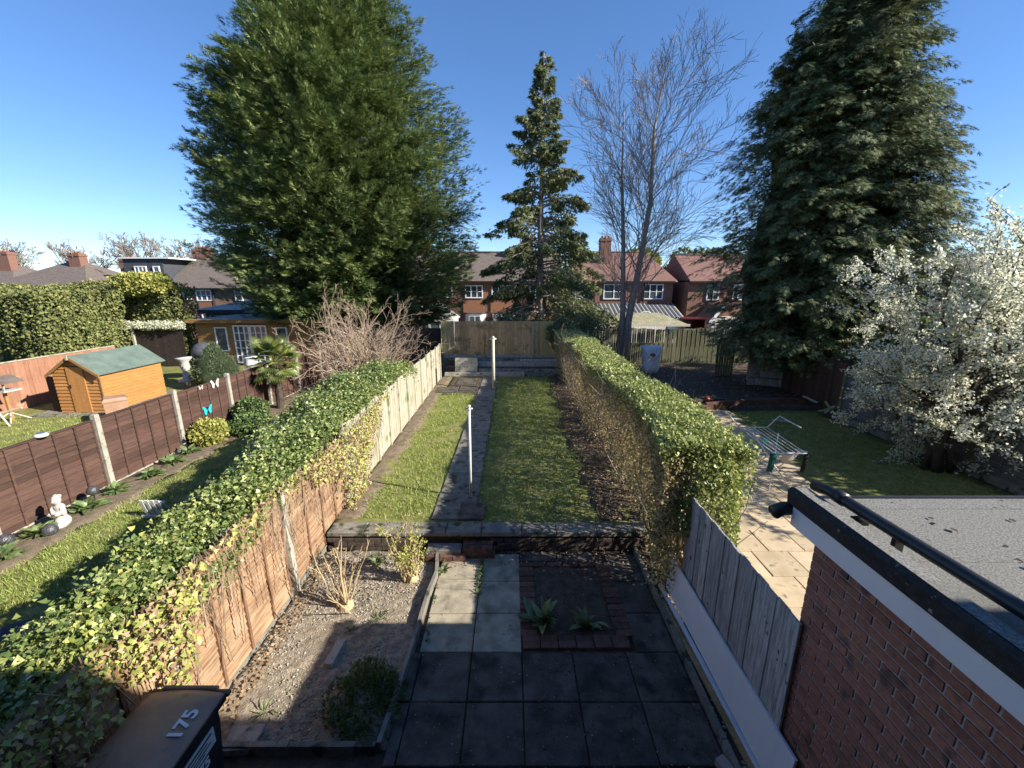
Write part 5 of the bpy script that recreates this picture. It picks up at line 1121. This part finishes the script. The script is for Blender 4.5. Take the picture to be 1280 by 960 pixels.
b.f = [(j*16+k, j*16+(k+1)%16, (j+1)*16+(k+1)%16, (j+1)*16+k) for j in range(4) for k in range(16)] + [tuple(range(16))[::-1], tuple(64+k for k in range(16))]
part('bag_body', b, M['bagw'], o, True); part('hole', MB().tube([(6.7,19.20,.98),(6.7,19.16,.98)], .13, 16), M['black'], o); part('strap', MB().tube([(6.38,19.15,1.25),(6.52,19.14,1.0),(6.7,19.13,.84),(6.9,19.14,1.0),(7.05,19.15,1.28)], .035, 6), M['white'], o, True)
part('strap', MB().tube([(7.0,19.17,.95),(7.02,19.2,.3)], .03, 6), M['white'], o)
o = thing('red_ball', 'small red ball on the end of the low brick wall', 'ball', (7.1,13.9,.3)); part('ball', MB().ell((7.1,14.3,.22),(.11,.11,.11),14,10), M['redp'], o, True)
tag(part('toy_cart', MB().obox((7.6,14.3,.2),(.4,.2,.1)).lathe([(.07,0),(.07,.04)],(7.45,14.18,.12),8).lathe([(.07,0),(.07,.04)],(7.75,14.18,.12),8), M['black']), 'dark toy lying beside the red ball on the raised lawn', 'toy')
# clothes airer
AX = .42
o = thing('clothes_airer', 'white folding clothes airer standing on the sunny patio', 'airer', (5.4,8.1,0))
def rods(nm, segs, r=.011, m=None):
    for a, b_ in segs: part(nm, MB().tube([(a[0]+AX,a[1],a[2]),(b_[0]+AX,b_[1],b_[2])], r*.95, 6), m or M['wmetal'], o, True)
rods('leg', (((5.05,7.9,0),(5.75,8.9,.95)),((5.55,7.9,0),(5.15,8.9,.95)),((5.05,8.9,0),(5.1,7.95,.9)),((5.75,8.9,0),(5.65,7.95,.9))), .013)
for k in range(7): rods('rail', (((5.0+.11*k,7.85,.9),(5.05+.11*k,9.3,.95)),), .008)
rods('frame_bar', (((4.98,7.85,.9),(5.68,7.85,.9)),((5.03,9.3,.95),(5.73,9.3,.95)),((5.0,8.6,.5),(5.7,8.6,.5)),((5.73,9.3,.95),(6.05,9.4,1.2)),((5.05,9.3,.95),(4.8,9.4,1.25)),((6.05,9.4,1.2),(6.1,8.7,1.15))), .014)
def cloth(lab, x, y, z, w, h, m):
    x += AX; b = MB(); n_ = 8
    for j in range(6):
        for k in range(n_): a = 2*math.pi*k/n_; r_ = w*(1-.25*j/5)*(1+.15*math.sin(3*a+j)); b.v.append((x+r_*math.cos(a), y+.45*r_*math.sin(a)+.01*j, z-h*j/5))
    b.f = [(j*n_+k,(j+1)*n_+k,(j+1)*n_+(k+1)%n_,j*n_+(k+1)%n_) for j in range(5) for k in range(n_)]+[tuple(range(n_)),tuple(40+k for k in range(n_))[::-1]]
    tag(part('hanging_cloth', b, m, None, True), lab, 'laundry')
cloth('dark teal cloth hanging from the left corner of the airer', 4.98, 7.83, .9, .08, .42, M['tealc']); cloth('black sock hanging from the right corner of the airer', 5.66, 7.83, .88, .055, .42, M['blkc']); cloth('small teal cloth pegged on the middle of the airer', 5.3, 8.6, .93, .07, .16, M['teal'])
cloth('pale frilly garment hanging between the two dark ones', 5.32, 7.85, .9, .16, .2, M['stonew'])
tag(part('paper_scrap', MB().obox((7.6,10.0,.05),(.3,.06,.01),(0,0,-.7)), M['white']), 'thin pale scrap lying on the shaded right lawn', 'scrap')
tag(part('timber_offcut', MB().obox((8.6,12.4,.05),(.5,.1,.04),(0,0,-.5)), M['pale']), 'pale timber offcut on the shaded lawn before the brick wall', 'timber')
o = thing('offcut_pile', 'pile of broken yellowish timber at the foot of the brown fence', 'timber', (10.9,13.4,0))
for k in range(9): part('offcut', MB().obox((10.7+random.uniform(-.4,.3),13.6+random.uniform(-1.0,.4),.12+.05*k*.5),(.5,.07,.04),(random.uniform(-.3,.3),random.uniform(-.4,.4),random.uniform(0,3))), M['yell'] if k%2 else M['pale'], o)

# ------------------------------------------------------------ beyond the right hand fence
bghedge('evergreen hedge added behind the grey fence, tall enough to shade the lawn', 12.2, 13.6, 0, 13.5, 0, 3.1, 22000, .12, M['cond'], .25, 7)  # hedge added to close the view; height set for shade on the lawn
for x, y, r_, h, lab in ((19.5,13,2.4,8,'evergreen tree added to shade the far lawn, nearer the tall conifer'),(22,9.5,2.6,7.5,'evergreen tree added to shade the far lawn, at the right edge')):  # added trees, mostly out of view, that cast shade on the far lawn
    t = thing('added_shade_tree', lab, 'tree', (x,y,0)); part('trunk', MB().tube([(x,y,-.1),(x,y,h*.8)],[.25,.05],7), M['barkd'], t)
    pf = [(.8,r_*.6),(2,r_*.95),(h*.5,r_),(h*.8,r_*.6),(h,.1)]; core((x,y,0), pf, .75, 1, CORE, t)
    plumes((x,y,0), pf, 380, 30, 1, 1.3, .34, M['cond'], t, 'foliage', rise=.4, droop=.2, seed=6)
terrace('brick_house', 'brown roofed house far off behind the blossom tree at the right edge', 30, 62, 42, 8, 4.6, 7.4, 'rtile', [(34,35.5,3,4.2,2),(40,41.5,3,4.2,2),(47,48.5,3,4.2,2)], wm='hbrickb', chim=((36,45,8.6,1.1),))
